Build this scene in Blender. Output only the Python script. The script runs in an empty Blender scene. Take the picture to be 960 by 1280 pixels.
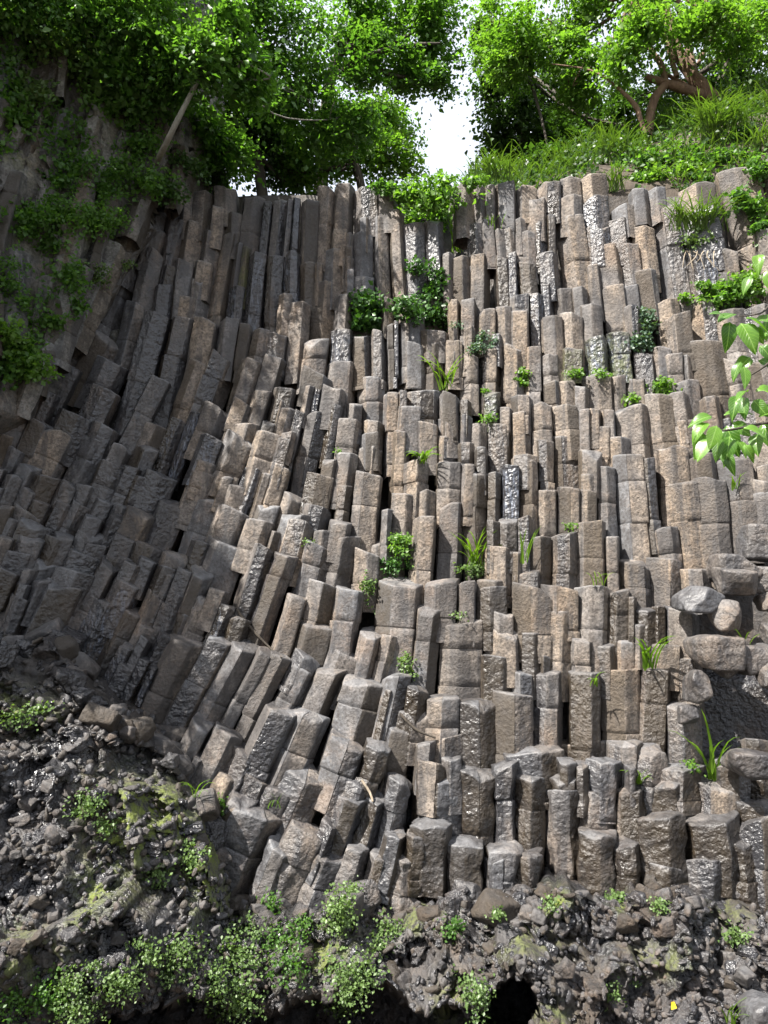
import bpy, math, random
import numpy as np
from mathutils import Vector, Matrix, noise

random.seed(7)
RNG = np.random.default_rng(7)
C = bpy.context.scene.collection
SC = bpy.context.scene
R = math.radians

# ------------------------------------------------------------------ camera
PITCH = R(9.0)
F = 924.0                                   # focal length in photo pixels (960 x 1280)
EYE = np.array([0.0, 0.0, 4.0])
FWD = np.array([0, math.cos(PITCH), math.sin(PITCH)])
UP = np.array([0, -math.sin(PITCH), math.cos(PITCH)])
cam = bpy.data.cameras.new('camera')
cam.sensor_fit = 'VERTICAL'; cam.sensor_height = 36.0
cam.lens = 36.0 * F / 1280.0
cam.clip_start = 0.05; cam.clip_end = 900
camo = bpy.data.objects.new('camera', cam); C.objects.link(camo)
camo.location = EYE; camo.rotation_euler = (math.pi / 2 + PITCH, 0, 0)
SC.camera = camo

# ------------------------------------------------------------------ sky, sun, exposure
SUN_AZ, SUN_EL = R(52), R(52)               # sun behind the camera, to the left
SUNV = np.array([-math.sin(SUN_AZ) * math.cos(SUN_EL), -math.cos(SUN_AZ) * math.cos(SUN_EL), math.sin(SUN_EL)])
w = bpy.data.worlds.new('World'); SC.world = w; w.use_nodes = True
nt = w.node_tree; nt.nodes.clear()
sky = nt.nodes.new('ShaderNodeTexSky'); sky.sky_type = 'NISHITA'; sky.sun_disc = False
sky.sun_elevation = SUN_EL; sky.sun_rotation = math.pi + SUN_AZ
sky.air_density = 1.0; sky.dust_density = 3.0; sky.ozone_density = 1.0
mixs = nt.nodes.new('ShaderNodeMix'); mixs.data_type = 'RGBA'; mixs.inputs[0].default_value = 0.55
mixs.inputs[7].default_value = (6.5, 6.7, 7.0, 1)   # thin bright summer cloud over the blue
bg = nt.nodes.new('ShaderNodeBackground'); bg.inputs[1].default_value = 0.075
ow = nt.nodes.new('ShaderNodeOutputWorld')
nt.links.new(sky.outputs[0], mixs.inputs[6]); nt.links.new(mixs.outputs[2], bg.inputs[0])
nt.links.new(bg.outputs[0], ow.inputs[0])
sun = bpy.data.lights.new('sun', 'SUN'); sun.energy = 5.0; sun.angle = R(0.53); sun.color = (1.0, 0.95, 0.88)
suno = bpy.data.objects.new('sun', sun); C.objects.link(suno)
suno.rotation_euler = Vector(SUNV).to_track_quat('Z', 'Y').to_euler()
suno.location = (-10, -12, 25)
vs = SC.view_settings
vs.view_transform = 'Standard'; vs.look = 'None'; vs.gamma = 1.0; vs.exposure = 1.85
vs.use_curve_mapping = False
SC.cycles.max_bounces = 6; SC.cycles.diffuse_bounces = 3; SC.cycles.transmission_bounces = 4
SC.cycles.sample_clamp_indirect = 4.0
SC.cycles.use_adaptive_sampling = True; SC.cycles.adaptive_threshold = 0.025

# ------------------------------------------------------------------ helpers
def ray(x, y):
    return np.array([(x - 480) / F, 0, 0]) + UP * ((640 - y) / F) + FWD

def cavity(x, y):
    """the dark hollow under the boulder pile"""
    return 1.0 if (x > 878 and 762 < y < 915 and not (x < 890 and y < 850)) else 0.0

# ledges of the cliff: the face steps forward a little at each of these lines (pixel x -> pixel y)
TIERS = [([0, 200, 440, 600, 800, 960], [420, 392, 362, 366, 386, 382]), ([0, 200, 350, 480, 600, 760, 960], [520, 472, 452, 490, 486, 492, 472]),
         ([0, 200, 330, 480, 700, 960], [590, 560, 532, 576, 556, 570]), ([0, 200, 480, 800, 960], [662, 642, 640, 645, 662]),
         ([0, 200, 350, 480, 700, 960], [722, 702, 692, 726, 732, 702]), ([0, 200, 350, 480, 600, 750, 960], [782, 800, 808, 842, 850, 846, 850]),
         ([0, 250, 350, 480, 600, 800, 960], [850, 900, 882, 930, 946, 946, 960]), ([0, 250, 480, 800, 960], [950, 1000, 1010, 1020, 1012])]
def tier(x, y):
    n_ = 0.0
    for tx, ty in TIERS:
        f = min(1.0, max(0.0, (y - (np.interp(x, tx, ty) - 16)) / 18)); n_ += f * f * (3 - 2 * f)
    return n_

def surf(x, y, off=0.0):
    """point of the cliff's general face seen at a pixel of the photograph (metres)"""
    d = ray(x, y); t = 8.0; off = off - .16 * tier(x, y)
    for _ in range(18):
        X = t * d[0]
        c = 0.0
        if X < -2.2: c = 0.17 * min(-2.2 - X, 3.5) ** 2
        elif X > 3.0: c = 0.10 * min(X - 3.0, 4) ** 2
        t = 0.5 * t + 0.5 * (8.6 + off - c) / (d[1] - 0.10 * d[2])
    return EYE + d * t

def at(x, y, Y):
    d = ray(x, y); return EYE + d * (Y / d[1])

def project(p):
    v = np.asarray(p) - EYE; z = v @ FWD
    return 480 + F * v[0] / z, 640 - F * (v @ UP) / z

def nrm(v):
    v = np.asarray(v, float); return v / (np.linalg.norm(v) + 1e-12)

def mesh_np(name, V, Fc, smooth=False):
    """mesh from numpy arrays; Fc is an (M,k) array"""
    V = np.asarray(V, np.float32); Fc = np.asarray(Fc, np.int32)
    me = bpy.data.meshes.new(name)
    m, k = Fc.shape
    me.vertices.add(len(V)); me.vertices.foreach_set('co', V.ravel())
    me.loops.add(m * k); me.loops.foreach_set('vertex_index', Fc.ravel())
    me.polygons.add(m)
    me.polygons.foreach_set('loop_start', np.arange(0, m * k, k, dtype=np.int32))
    if smooth: me.polygons.foreach_set('use_smooth', np.ones(m, bool))
    me.update(calc_edges=True); me.validate()
    return me

def link(name, me, mat=None, parent=None, loc=None):
    o = bpy.data.objects.new(name, me); C.objects.link(o)
    if mat is not None and me is not None and not me.materials: me.materials.append(mat)
    if loc is not None: o.location = loc
    if parent is not None: o.parent = parent
    return o

def tag(o, label=None, cat=None, group=None, kind=None):
    if label: o['label'] = label
    if cat: o['category'] = cat
    if group: o['group'] = group
    if kind: o['kind'] = kind
    return o

def empty(name, loc):
    o = bpy.data.objects.new(name, None); C.objects.link(o); o.location = loc
    o.empty_display_size = 0.1
    return o

def setattr_color(me, name, arr):
    a = me.attributes.new(name, 'FLOAT_COLOR', 'POINT')
    a.data.foreach_set('color', np.asarray(arr, np.float32).ravel())

def nz(p, s, o=0.0):
    return noise.noise((p[0] * s + o, p[1] * s + o * 1.7, p[2] * s - o))

# ------------------------------------------------------------------ materials
class NT:
    def __init__(self, name):
        self.m = bpy.data.materials.new(name); self.m.use_nodes = True
        self.t = self.m.node_tree; self.t.nodes.clear()
        self.out = self.n('ShaderNodeOutputMaterial')
    def n(self, ty, **kw):
        x = self.t.nodes.new(ty)
        for k, v in kw.items(): setattr(x, k, v)
        return x
    def l(self, a, b): self.t.links.new(a, b)
    def noise(self, vec, scale, detail=4, rough=0.6, dim='3D'):
        x = self.n('ShaderNodeTexNoise'); x.inputs['Scale'].default_value = scale
        x.inputs['Detail'].default_value = detail; x.inputs['Roughness'].default_value = rough
        self.l(vec, x.inputs['Vector']); return x.outputs[0]
    def ramp(self, fac, stops):
        x = self.n('ShaderNodeValToRGB'); el = x.color_ramp.elements
        while len(el) < len(stops): el.new(0.5)
        for e, (p, c) in zip(el, stops):
            e.position = p; e.color = c if len(c) == 4 else (*c, 1)
        self.l(fac, x.inputs[0]); return x.outputs[0]
    def mix(self, fac, a, b, mode='MIX'):
        x = self.n('ShaderNodeMix', data_type='RGBA', blend_type=mode)
        for s, v in ((0, fac), (6, a), (7, b)):
            if hasattr(v, 'is_linked'): self.l(v, x.inputs[s])
            elif isinstance(v, (int, float)): x.inputs[s].default_value = v
            else: x.inputs[s].default_value = (*v, 1) if len(v) == 3 else v
        return x.outputs[2]
    def math(self, op, a, b=None, clamp=False):
        x = self.n('ShaderNodeMath', operation=op, use_clamp=clamp)
        for s, v in ((0, a), (1, b)):
            if v is None: continue
            if hasattr(v, 'is_linked'): self.l(v, x.inputs[s])
            else: x.inputs[s].default_value = v
        return x.outputs[0]
    def maprange(self, v, a, b, c, d):
        x = self.n('ShaderNodeMapRange'); x.inputs[1].default_value = a; x.inputs[2].default_value = b
        x.inputs[3].default_value = c; x.inputs[4].default_value = d
        self.l(v, x.inputs[0]); return x.outputs[0]

def rock_material(name, tan, grey, dark, wet_all=0.0, pit=0.85, filmh=0.95, sky_sheen=0.65):
    """weathered basalt; vertex colour 'rk': r wet, g algae (both also carry painted shade), b tone, a top face; 'ms' r moss"""
    k = NT(name)
    geo = k.n('ShaderNodeNewGeometry'); pos = geo.outputs['Position']
    at_ = k.n('ShaderNodeAttribute', attribute_name='rk')
    sep = k.n('ShaderNodeSeparateColor'); k.l(at_.outputs['Color'], sep.inputs[0])
    wet, alg, tone, top = sep.outputs[0], sep.outputs[1], sep.outputs[2], at_.outputs['Alpha']
    ms = k.n('ShaderNodeAttribute', attribute_name='ms').outputs['Fac']
    big = k.noise(pos, 1.3, 4, 0.6); mid = k.noise(pos, 7.0, 5, 0.65); fine = k.noise(pos, 34.0, 4, 0.75)
    vst = k.n('ShaderNodeMapping'); vst.inputs['Scale'].default_value = (9, 9, 0.8); k.l(pos, vst.inputs[0])
    streak = k.noise(vst.outputs[0], 1.0, 4, 0.6)
    # dry colour: grey to tan, by the column's own tone and blotches
    tfac = k.math('ADD', k.math('MULTIPLY', tone, 0.9), k.maprange(big, 0.3, 0.7, -0.35, 0.35), True)
    col = k.mix(tfac, grey, tan)
    col = k.mix(k.ramp(mid, [(0.36, (0, 0, 0)), (0.60, (1, 1, 1))]), k.mix(0.62, col, dark), col)
    col = k.mix(k.maprange(fine, 0.34, 0.58, 0.8, 0.0), col, dark)              # pitted grain
    pat = k.noise(pos, 14.0, 4, 0.72)
    lich = k.ramp(pat, [(0.60, (0, 0, 0)), (0.70, (1, 1, 1))])
    col = k.mix(k.math('MULTIPLY', lich, 0.35), col, (0.27, 0.26, 0.23))         # pale lichen flecks
    rust = k.ramp(k.math('ADD', k.math('MULTIPLY', big, .6), k.math('MULTIPLY', pat, .4)), [(0.52, (0, 0, 0)), (0.62, (1, 1, 1))])
    col = k.mix(k.math('MULTIPLY', rust, 0.22), col, (0.17, 0.095, 0.05))
    col = k.mix(k.math('MULTIPLY', top, 0.6), col, (0.15, 0.153, 0.16))        # bluish grey on the top faces
    stk = k.ramp(streak, [(0.50, (0, 0, 0)), (0.64, (1, 1, 1))])
    col = k.mix(k.math('MULTIPLY', stk, 0.6), col, (0.03, 0.03, 0.033))          # dark water stains
    # broad bands where water runs down now and then: darker and a little shinier
    bst = k.n('ShaderNodeMapping'); bst.inputs['Scale'].default_value = (1.9, 1.9, 0.33); k.l(pos, bst.inputs[0])
    band = k.ramp(k.noise(bst.outputs[0], 1.0, 4, 0.62), [(0.50, (0, 0, 0)), (0.62, (1, 1, 1))])
    col = k.mix(k.math('MULTIPLY', band, 0.72), col, (0.032, 0.028, 0.026))
    # algae and moss
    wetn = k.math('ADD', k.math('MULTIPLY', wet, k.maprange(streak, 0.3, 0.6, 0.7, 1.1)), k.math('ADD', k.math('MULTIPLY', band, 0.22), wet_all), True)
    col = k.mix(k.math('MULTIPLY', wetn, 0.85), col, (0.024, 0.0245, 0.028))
    col = k.mix(k.math('MULTIPLY', alg, k.maprange(mid, 0.25, 0.6, 0.35, 0.95)), col, (0.022, 0.0145, 0.006))
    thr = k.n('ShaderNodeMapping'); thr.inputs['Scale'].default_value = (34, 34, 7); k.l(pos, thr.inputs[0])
    sheen_streak = k.ramp(k.noise(thr.outputs[0], 1.0, 3, 0.65), [(0.48, (0, 0, 0)), (0.64, (1, 1, 1))])
    col = k.mix(k.math('MULTIPLY', sheen_streak, k.maprange(wet, 0.84, 0.95, 0.0, sky_sheen)), col, (0.15, 0.168, 0.21))  # pale streaks: running water with its sky reflection painted into the colour
    mfac = k.math('MULTIPLY', ms, k.ramp(pat, [(0.40, (0, 0, 0)), (0.56, (1, 1, 1))]), True)
    mcol = k.mix(fine, (0.040, 0.058, 0.012), (0.150, 0.175, 0.030))
    col = k.mix(mfac, col, mcol)
    b = k.n('ShaderNodeBsdfPrincipled')
    k.l(col, b.inputs['Base Color'])
    rough = k.mix(wetn, k.mix(top, (0.78, 0.78, 0.78), (0.55, 0.55, 0.55)), k.mix(mid, (0.09, 0.09, 0.09), (0.34, 0.34, 0.34)))
    rough = k.mix(mfac, rough, (0.95, 0.95, 0.95))
    k.l(rough, b.inputs['Roughness'])
    b.inputs['Specular IOR Level'].default_value = 0.5
    # relief
    vor = k.n('ShaderNodeTexVoronoi'); vor.inputs['Scale'].default_value = 26.0; k.l(pos, vor.inputs['Vector'])
    h = k.math('ADD', k.math('MULTIPLY', mid, 0.38), k.math('MULTIPLY', fine, 0.75 * pit))
    h = k.math('ADD', h, k.math('MULTIPLY', vor.outputs['Distance'], 0.20 * pit))
    bm = k.n('ShaderNodeBump'); bm.inputs['Strength'].default_value = 1.0; bm.inputs['Distance'].default_value = 0.04
    h = k.math('MULTIPLY', h, k.math('MULTIPLY', k.maprange(tone, 0.0, 0.7, 0.45, 1.0), k.maprange(big, 0.32, 0.68, 0.35, 1.25)))              # grey break faces are smoother
    film = k.math('MULTIPLY', k.noise(pos, 19.0, 2, 0.5), filmh)                    # water film follows the coarser lumps only
    hm = k.n('ShaderNodeMix', data_type='FLOAT'); k.l(wetn, hm.inputs[0]); k.l(h, hm.inputs[2])
    k.l(k.math('ADD', film, k.math('MULTIPLY', h, 0.6)), hm.inputs[3])
    k.l(hm.outputs[0], bm.inputs['Height']); k.l(bm.outputs[0], b.inputs['Normal'])
    k.l(b.outputs[0], k.out.inputs[0])
    return k.m

def leaf_material(name, c1, c2, trans=0.4, c3=None):
    k = NT(name)
    g = k.n('ShaderNodeNewGeometry'); rnd = g.outputs['Random Per Island']
    big = k.noise(g.outputs['Position'], 1.1, 3, 0.6)
    f = k.math('ADD', k.math('MULTIPLY', rnd, 0.55), k.maprange(big, 0.3, 0.7, 0.0, 0.45), True)
    col = k.mix(f, c1, c2)
    if c3: col = k.mix(k.ramp(rnd, [(0.93, (0, 0, 0)), (0.98, (1, 1, 1))]), col, c3)
    b = k.n('ShaderNodeBsdfPrincipled'); k.l(col, b.inputs['Base Color'])
    b.inputs['Roughness'].default_value = 0.42; b.inputs['Specular IOR Level'].default_value = 0.35
    tr = k.n('ShaderNodeBsdfTranslucent')
    k.l(k.mix(1.0, col, (1.5, 1.7, 0.5), 'MULTIPLY'), tr.inputs[0])
    mx = k.n('ShaderNodeMixShader'); mx.inputs[0].default_value = trans
    k.l(b.outputs[0], mx.inputs[1]); k.l(tr.outputs[0], mx.inputs[2]); k.l(mx.outputs[0], k.out.inputs[0])
    return k.m

def bark_material(name, c1, c2):
    k = NT(name)
    g = k.n('ShaderNodeNewGeometry'); mp = k.n('ShaderNodeMapping'); mp.inputs['Scale'].default_value = (14, 14, 4)
    k.l(g.outputs['Position'], mp.inputs[0]); n1 = k.noise(mp.outputs[0], 1.0, 5, 0.7)
    b = k.n('ShaderNodeBsdfPrincipled'); k.l(k.mix(k.maprange(n1, 0.3, 0.7, 0, 1), c1, c2), b.inputs['Base Color'])
    b.inputs['Roughness'].default_value = 0.85
    bm = k.n('ShaderNodeBump'); bm.inputs['Strength'].default_value = 0.7; bm.inputs['Distance'].default_value = 0.03
    k.l(n1, bm.inputs['Height']); k.l(bm.outputs[0], b.inputs['Normal']); k.l(b.outputs[0], k.out.inputs[0])
    return k.m

M_ROCK = rock_material('columnar_basalt', (0.290, 0.226, 0.164), (0.120, 0.122, 0.129), (0.026, 0.021, 0.018))
M_BANK = rock_material('wet_rubble_rock', (0.125, 0.092, 0.066), (0.080, 0.074, 0.071), (0.015, 0.0125, 0.011), wet_all=0.12, filmh=1.3, pit=1.2, sky_sheen=0.0)
M_SIDE = rock_material('mossy_cliff_rock', (0.15, 0.12, 0.088), (0.21, 0.21, 0.20), (0.030, 0.026, 0.021))
M_LEAF = leaf_material('leaf_mid_green', (0.034, 0.090, 0.020), (0.108, 0.205, 0.044), 0.52)
M_LEAFB = leaf_material('leaf_bright_green', (0.056, 0.132, 0.024), (0.142, 0.240, 0.048), 0.52)
M_LEAFD = leaf_material('leaf_dark_green', (0.022, 0.050, 0.014), (0.055, 0.110, 0.026), 0.4)
M_IVY = leaf_material('ivy_leaf', (0.020, 0.060, 0.014), (0.060, 0.136, 0.028), 0.28)
M_HERB = leaf_material('herb_leaf', (0.055, 0.100, 0.030), (0.130, 0.195, 0.064), 0.36)
M_GREY = leaf_material('greyish_shrub_leaf', (0.040, 0.080, 0.048), (0.096, 0.152, 0.096), 0.25)
M_GRASS = leaf_material('grass_blade', (0.056, 0.136, 0.012), (0.160, 0.256, 0.028), 0.45)
M_GRASSD = leaf_material('slope_grass_blade', (0.040, 0.085, 0.016), (0.120, 0.185, 0.040), 0.4)
def broad_leaf_material():
    k = NT('broad_leaf')
    oi = k.n('ShaderNodeObjectInfo'); tc = k.n('ShaderNodeTexCoord')
    sx = k.n('ShaderNodeSeparateXYZ'); k.l(tc.outputs['Generated'], sx.inputs[0])
    ax_ = k.math('ABSOLUTE', k.math('SUBTRACT', sx.outputs[0], 0.5))
    rib = k.maprange(ax_, 0.012, 0.035, 1.0, 0.0)
    vein = k.math('SINE', k.math('MULTIPLY', k.math('SUBTRACT', sx.outputs[1], k.math('MULTIPLY', ax_, 0.7)), 50.0))
    vein = k.maprange(vein, 0.80, 1.0, 0.0, 0.45)
    col = k.mix(oi.outputs['Random'], (0.045, 0.125, 0.014), (0.125, 0.255, 0.03))
    col = k.mix(k.maprange(k.noise(tc.outputs['Object'], 6.0, 3, 0.6), 0.35, 0.7, 0.0, 0.5), col, (0.05, 0.11, 0.012))
    col = k.mix(k.math('MAXIMUM', rib, vein), col, (0.20, 0.33, 0.08))
    b = k.n('ShaderNodeBsdfPrincipled'); k.l(col, b.inputs['Base Color']); b.inputs['Roughness'].default_value = 0.33
    bm = k.n('ShaderNodeBump'); bm.inputs['Strength'].default_value = 0.5; bm.inputs['Distance'].default_value = 0.004
    k.l(vein, bm.inputs['Height']); k.l(bm.outputs[0], b.inputs['Normal'])
    tr = k.n('ShaderNodeBsdfTranslucent'); k.l(k.mix(1.0, col, (1.6, 1.8, 0.5), 'MULTIPLY'), tr.inputs[0])
    mx = k.n('ShaderNodeMixShader'); mx.inputs[0].default_value = 0.45
    k.l(b.outputs[0], mx.inputs[1]); k.l(tr.outputs[0], mx.inputs[2]); k.l(mx.outputs[0], k.out.inputs[0])
    return k.m
M_BIGLEAF = broad_leaf_material()
M_BARK = bark_material('brown_bark', (0.068, 0.037, 0.020), (0.163, 0.102, 0.061))
M_PALE = bark_material('pale_bark', (0.109, 0.102, 0.082), (0.245, 0.231, 0.197))
M_DARKBARK = bark_material('dark_bark', (0.020, 0.016, 0.012), (0.061, 0.048, 0.034))
M_SOIL = bark_material('soil', (0.024, 0.017, 0.012), (0.068, 0.051, 0.034))
M_DRY = bark_material('dry_root', (0.170, 0.136, 0.095), (0.340, 0.286, 0.218))

# ------------------------------------------------------------------ large structure
# valley floor, one sheet out to the horizon, rising under the camera into a viewing bank
n = 81
gx = np.sign(np.linspace(-1, 1, n)) * np.abs(np.linspace(-1, 1, n)) ** 2.6 * 400
X, Y = np.meshgrid(gx, gx, indexing='ij')
Z = np.full_like(X, 0.25)
d0 = np.sqrt((X * 0.5) ** 2 + (Y + 2.0) ** 2)
Z = -0.9 + 3.1 * np.clip((4.6 - d0) / 2.2, 0, 1)
V = np.stack([X, Y, Z], -1).reshape(-1, 3)
idx = np.arange(n * n).reshape(n, n)
Q = np.stack([idx[:-1, :-1], idx[1:, :-1], idx[1:, 1:], idx[:-1, 1:]], -1).reshape(-1, 4)
tag(link('ground', mesh_np('ground', V, Q, True), M_SOIL), kind='structure')

# plateau and wooded hillside above the rim, lofted from rows (pixel, depth)
RIM_X = [-250, 0, 150, 230, 320, 420, 500, 560, 600, 680, 740, 800, 880, 960, 1100, 1300]
ROWS = [
    (10.15, [-220, -220, -200, 300, 285, 285, 285, 285, 280, 275, 262, 266, 250, 225, 210, 200]),
    (10.3, [-220, -220, -200, 270, 262, 255, 262, 255, 240, 236, 222, 232, 215, 195, 180, 165]),
    (10.8, [-240, -240, -220, 262, 258, 250, 258, 252, 236, 226, 208, 206, 172, 148, 130, 110]),
    (12.6, [-260, -260, -240, 262, 262, 258, 262, 262, 232, 218, 196, 172, 132, 112, 90, 60]),
    (16.0, [-260, -260, -240, 290, 290, 290, 290, 290, 250, 235, 205, 175, 130, 95, 60, 30]),
    (30.0, [-200, -200, -100, 400, 400, 400, 400, 400, 340, 300, 260, 220, 170, 130, 90, 60]),
    (120.0, [100, 150, 250, 500, 560, 560, 560, 560, 540, 500, 450, 400, 350, 300, 280, 260]),
]
xs = np.arange(-250, 1301, 12.5)
grid = []
for Yd, ys in ROWS:
    yy = np.interp(xs, RIM_X, ys)
    grid.append([at(x, y, Yd) for x, y in zip(xs, yy)])
grid = np.array(grid)
fine_rows = []
for i in range(len(grid) - 1):
    for s in np.linspace(0, 1, 6, endpoint=False): fine_rows.append(grid[i] * (1 - s) + grid[i + 1] * s)
fine_rows.append(grid[-1]); grid = np.array(fine_rows)
for i in range(grid.shape[0]):
    for j in range(grid.shape[1]):
        grid[i, j, 2] += 0.10 * nz(grid[i, j], 1.5)
a, b_ = grid.shape[:2]
idx = np.arange(a * b_).reshape(a, b_)
Q = np.stack([idx[:-1, :-1], idx[:-1, 1:], idx[1:, 1:], idx[1:, :-1]], -1).reshape(-1, 4)
tag(link('hillside', mesh_np('hillside', grid.reshape(-1, 3), Q, True), M_SOIL), kind='structure')

def facet(q, scale, o=0.0):
    """angular blocks: every Voronoi cell is a randomly tilted, randomly raised plane"""
    p = Vector((q[0] * scale + o, q[1] * scale - o, q[2] * scale + 2 * o))
    c = noise.voronoi(p)[1][0]
    r = noise.cell_vector(c * 7.31)
    dlt = p - c
    return (r[0] - .5) * .9 + (dlt[0] * (r[1] - .5) + dlt[1] * (r[2] - .5) + dlt[2] * (r[0] - .5)) * 1.5

def px_sheet(name, x0, x1, y0, y1, step, fn, mat, rk=None, ms=None, parent=None):
    """rock sheet over a pixel window of the cliff; fn(x, y) gives a 3-D point"""
    xs = np.arange(x0, x1 + 1, step); ys = np.arange(y0, y1 + 1, step)
    P = np.array([[fn(x, y) for x in xs] for y in ys])
    h, w_ = P.shape[:2]; idx = np.arange(h * w_).reshape(h, w_)
    Q = np.stack([idx[:-1, :-1], idx[1:, :-1], idx[1:, 1:], idx[:-1, 1:]], -1).reshape(-1, 4)
    me = mesh_np(name, P.reshape(-1, 3), Q, True)
    cols = np.array([[rk(x, y) if rk else (0, 0, .3, 0) for x in xs] for y in ys]).reshape(-1, 4)
    setattr_color(me, 'rk', cols)
    m_ = np.array([[(ms(x, y) if ms else 0.0) for x in xs] for y in ys]).ravel()
    setattr_color(me, 'ms', np.stack([m_, m_, m_, np.ones_like(m_)], -1))
    return link(name, me, mat, parent)

cliff = px_sheet('cliff', -120, 1090, 245, 1140, 22,
                 lambda x, y: surf(x, y, 0.85 + 1.5 * cavity(x, y)) + np.array([0, 0.12 * nz((x, y, 0), 0.02), 0]), M_ROCK, lambda x, y: (.3, 1.0, .0, 0))  # backing darkened through the algae value: shade of gaps and hollow painted in
tag(cliff, 'tall stepped cliff of brown and grey basalt columns', None, None, 'structure')

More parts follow.
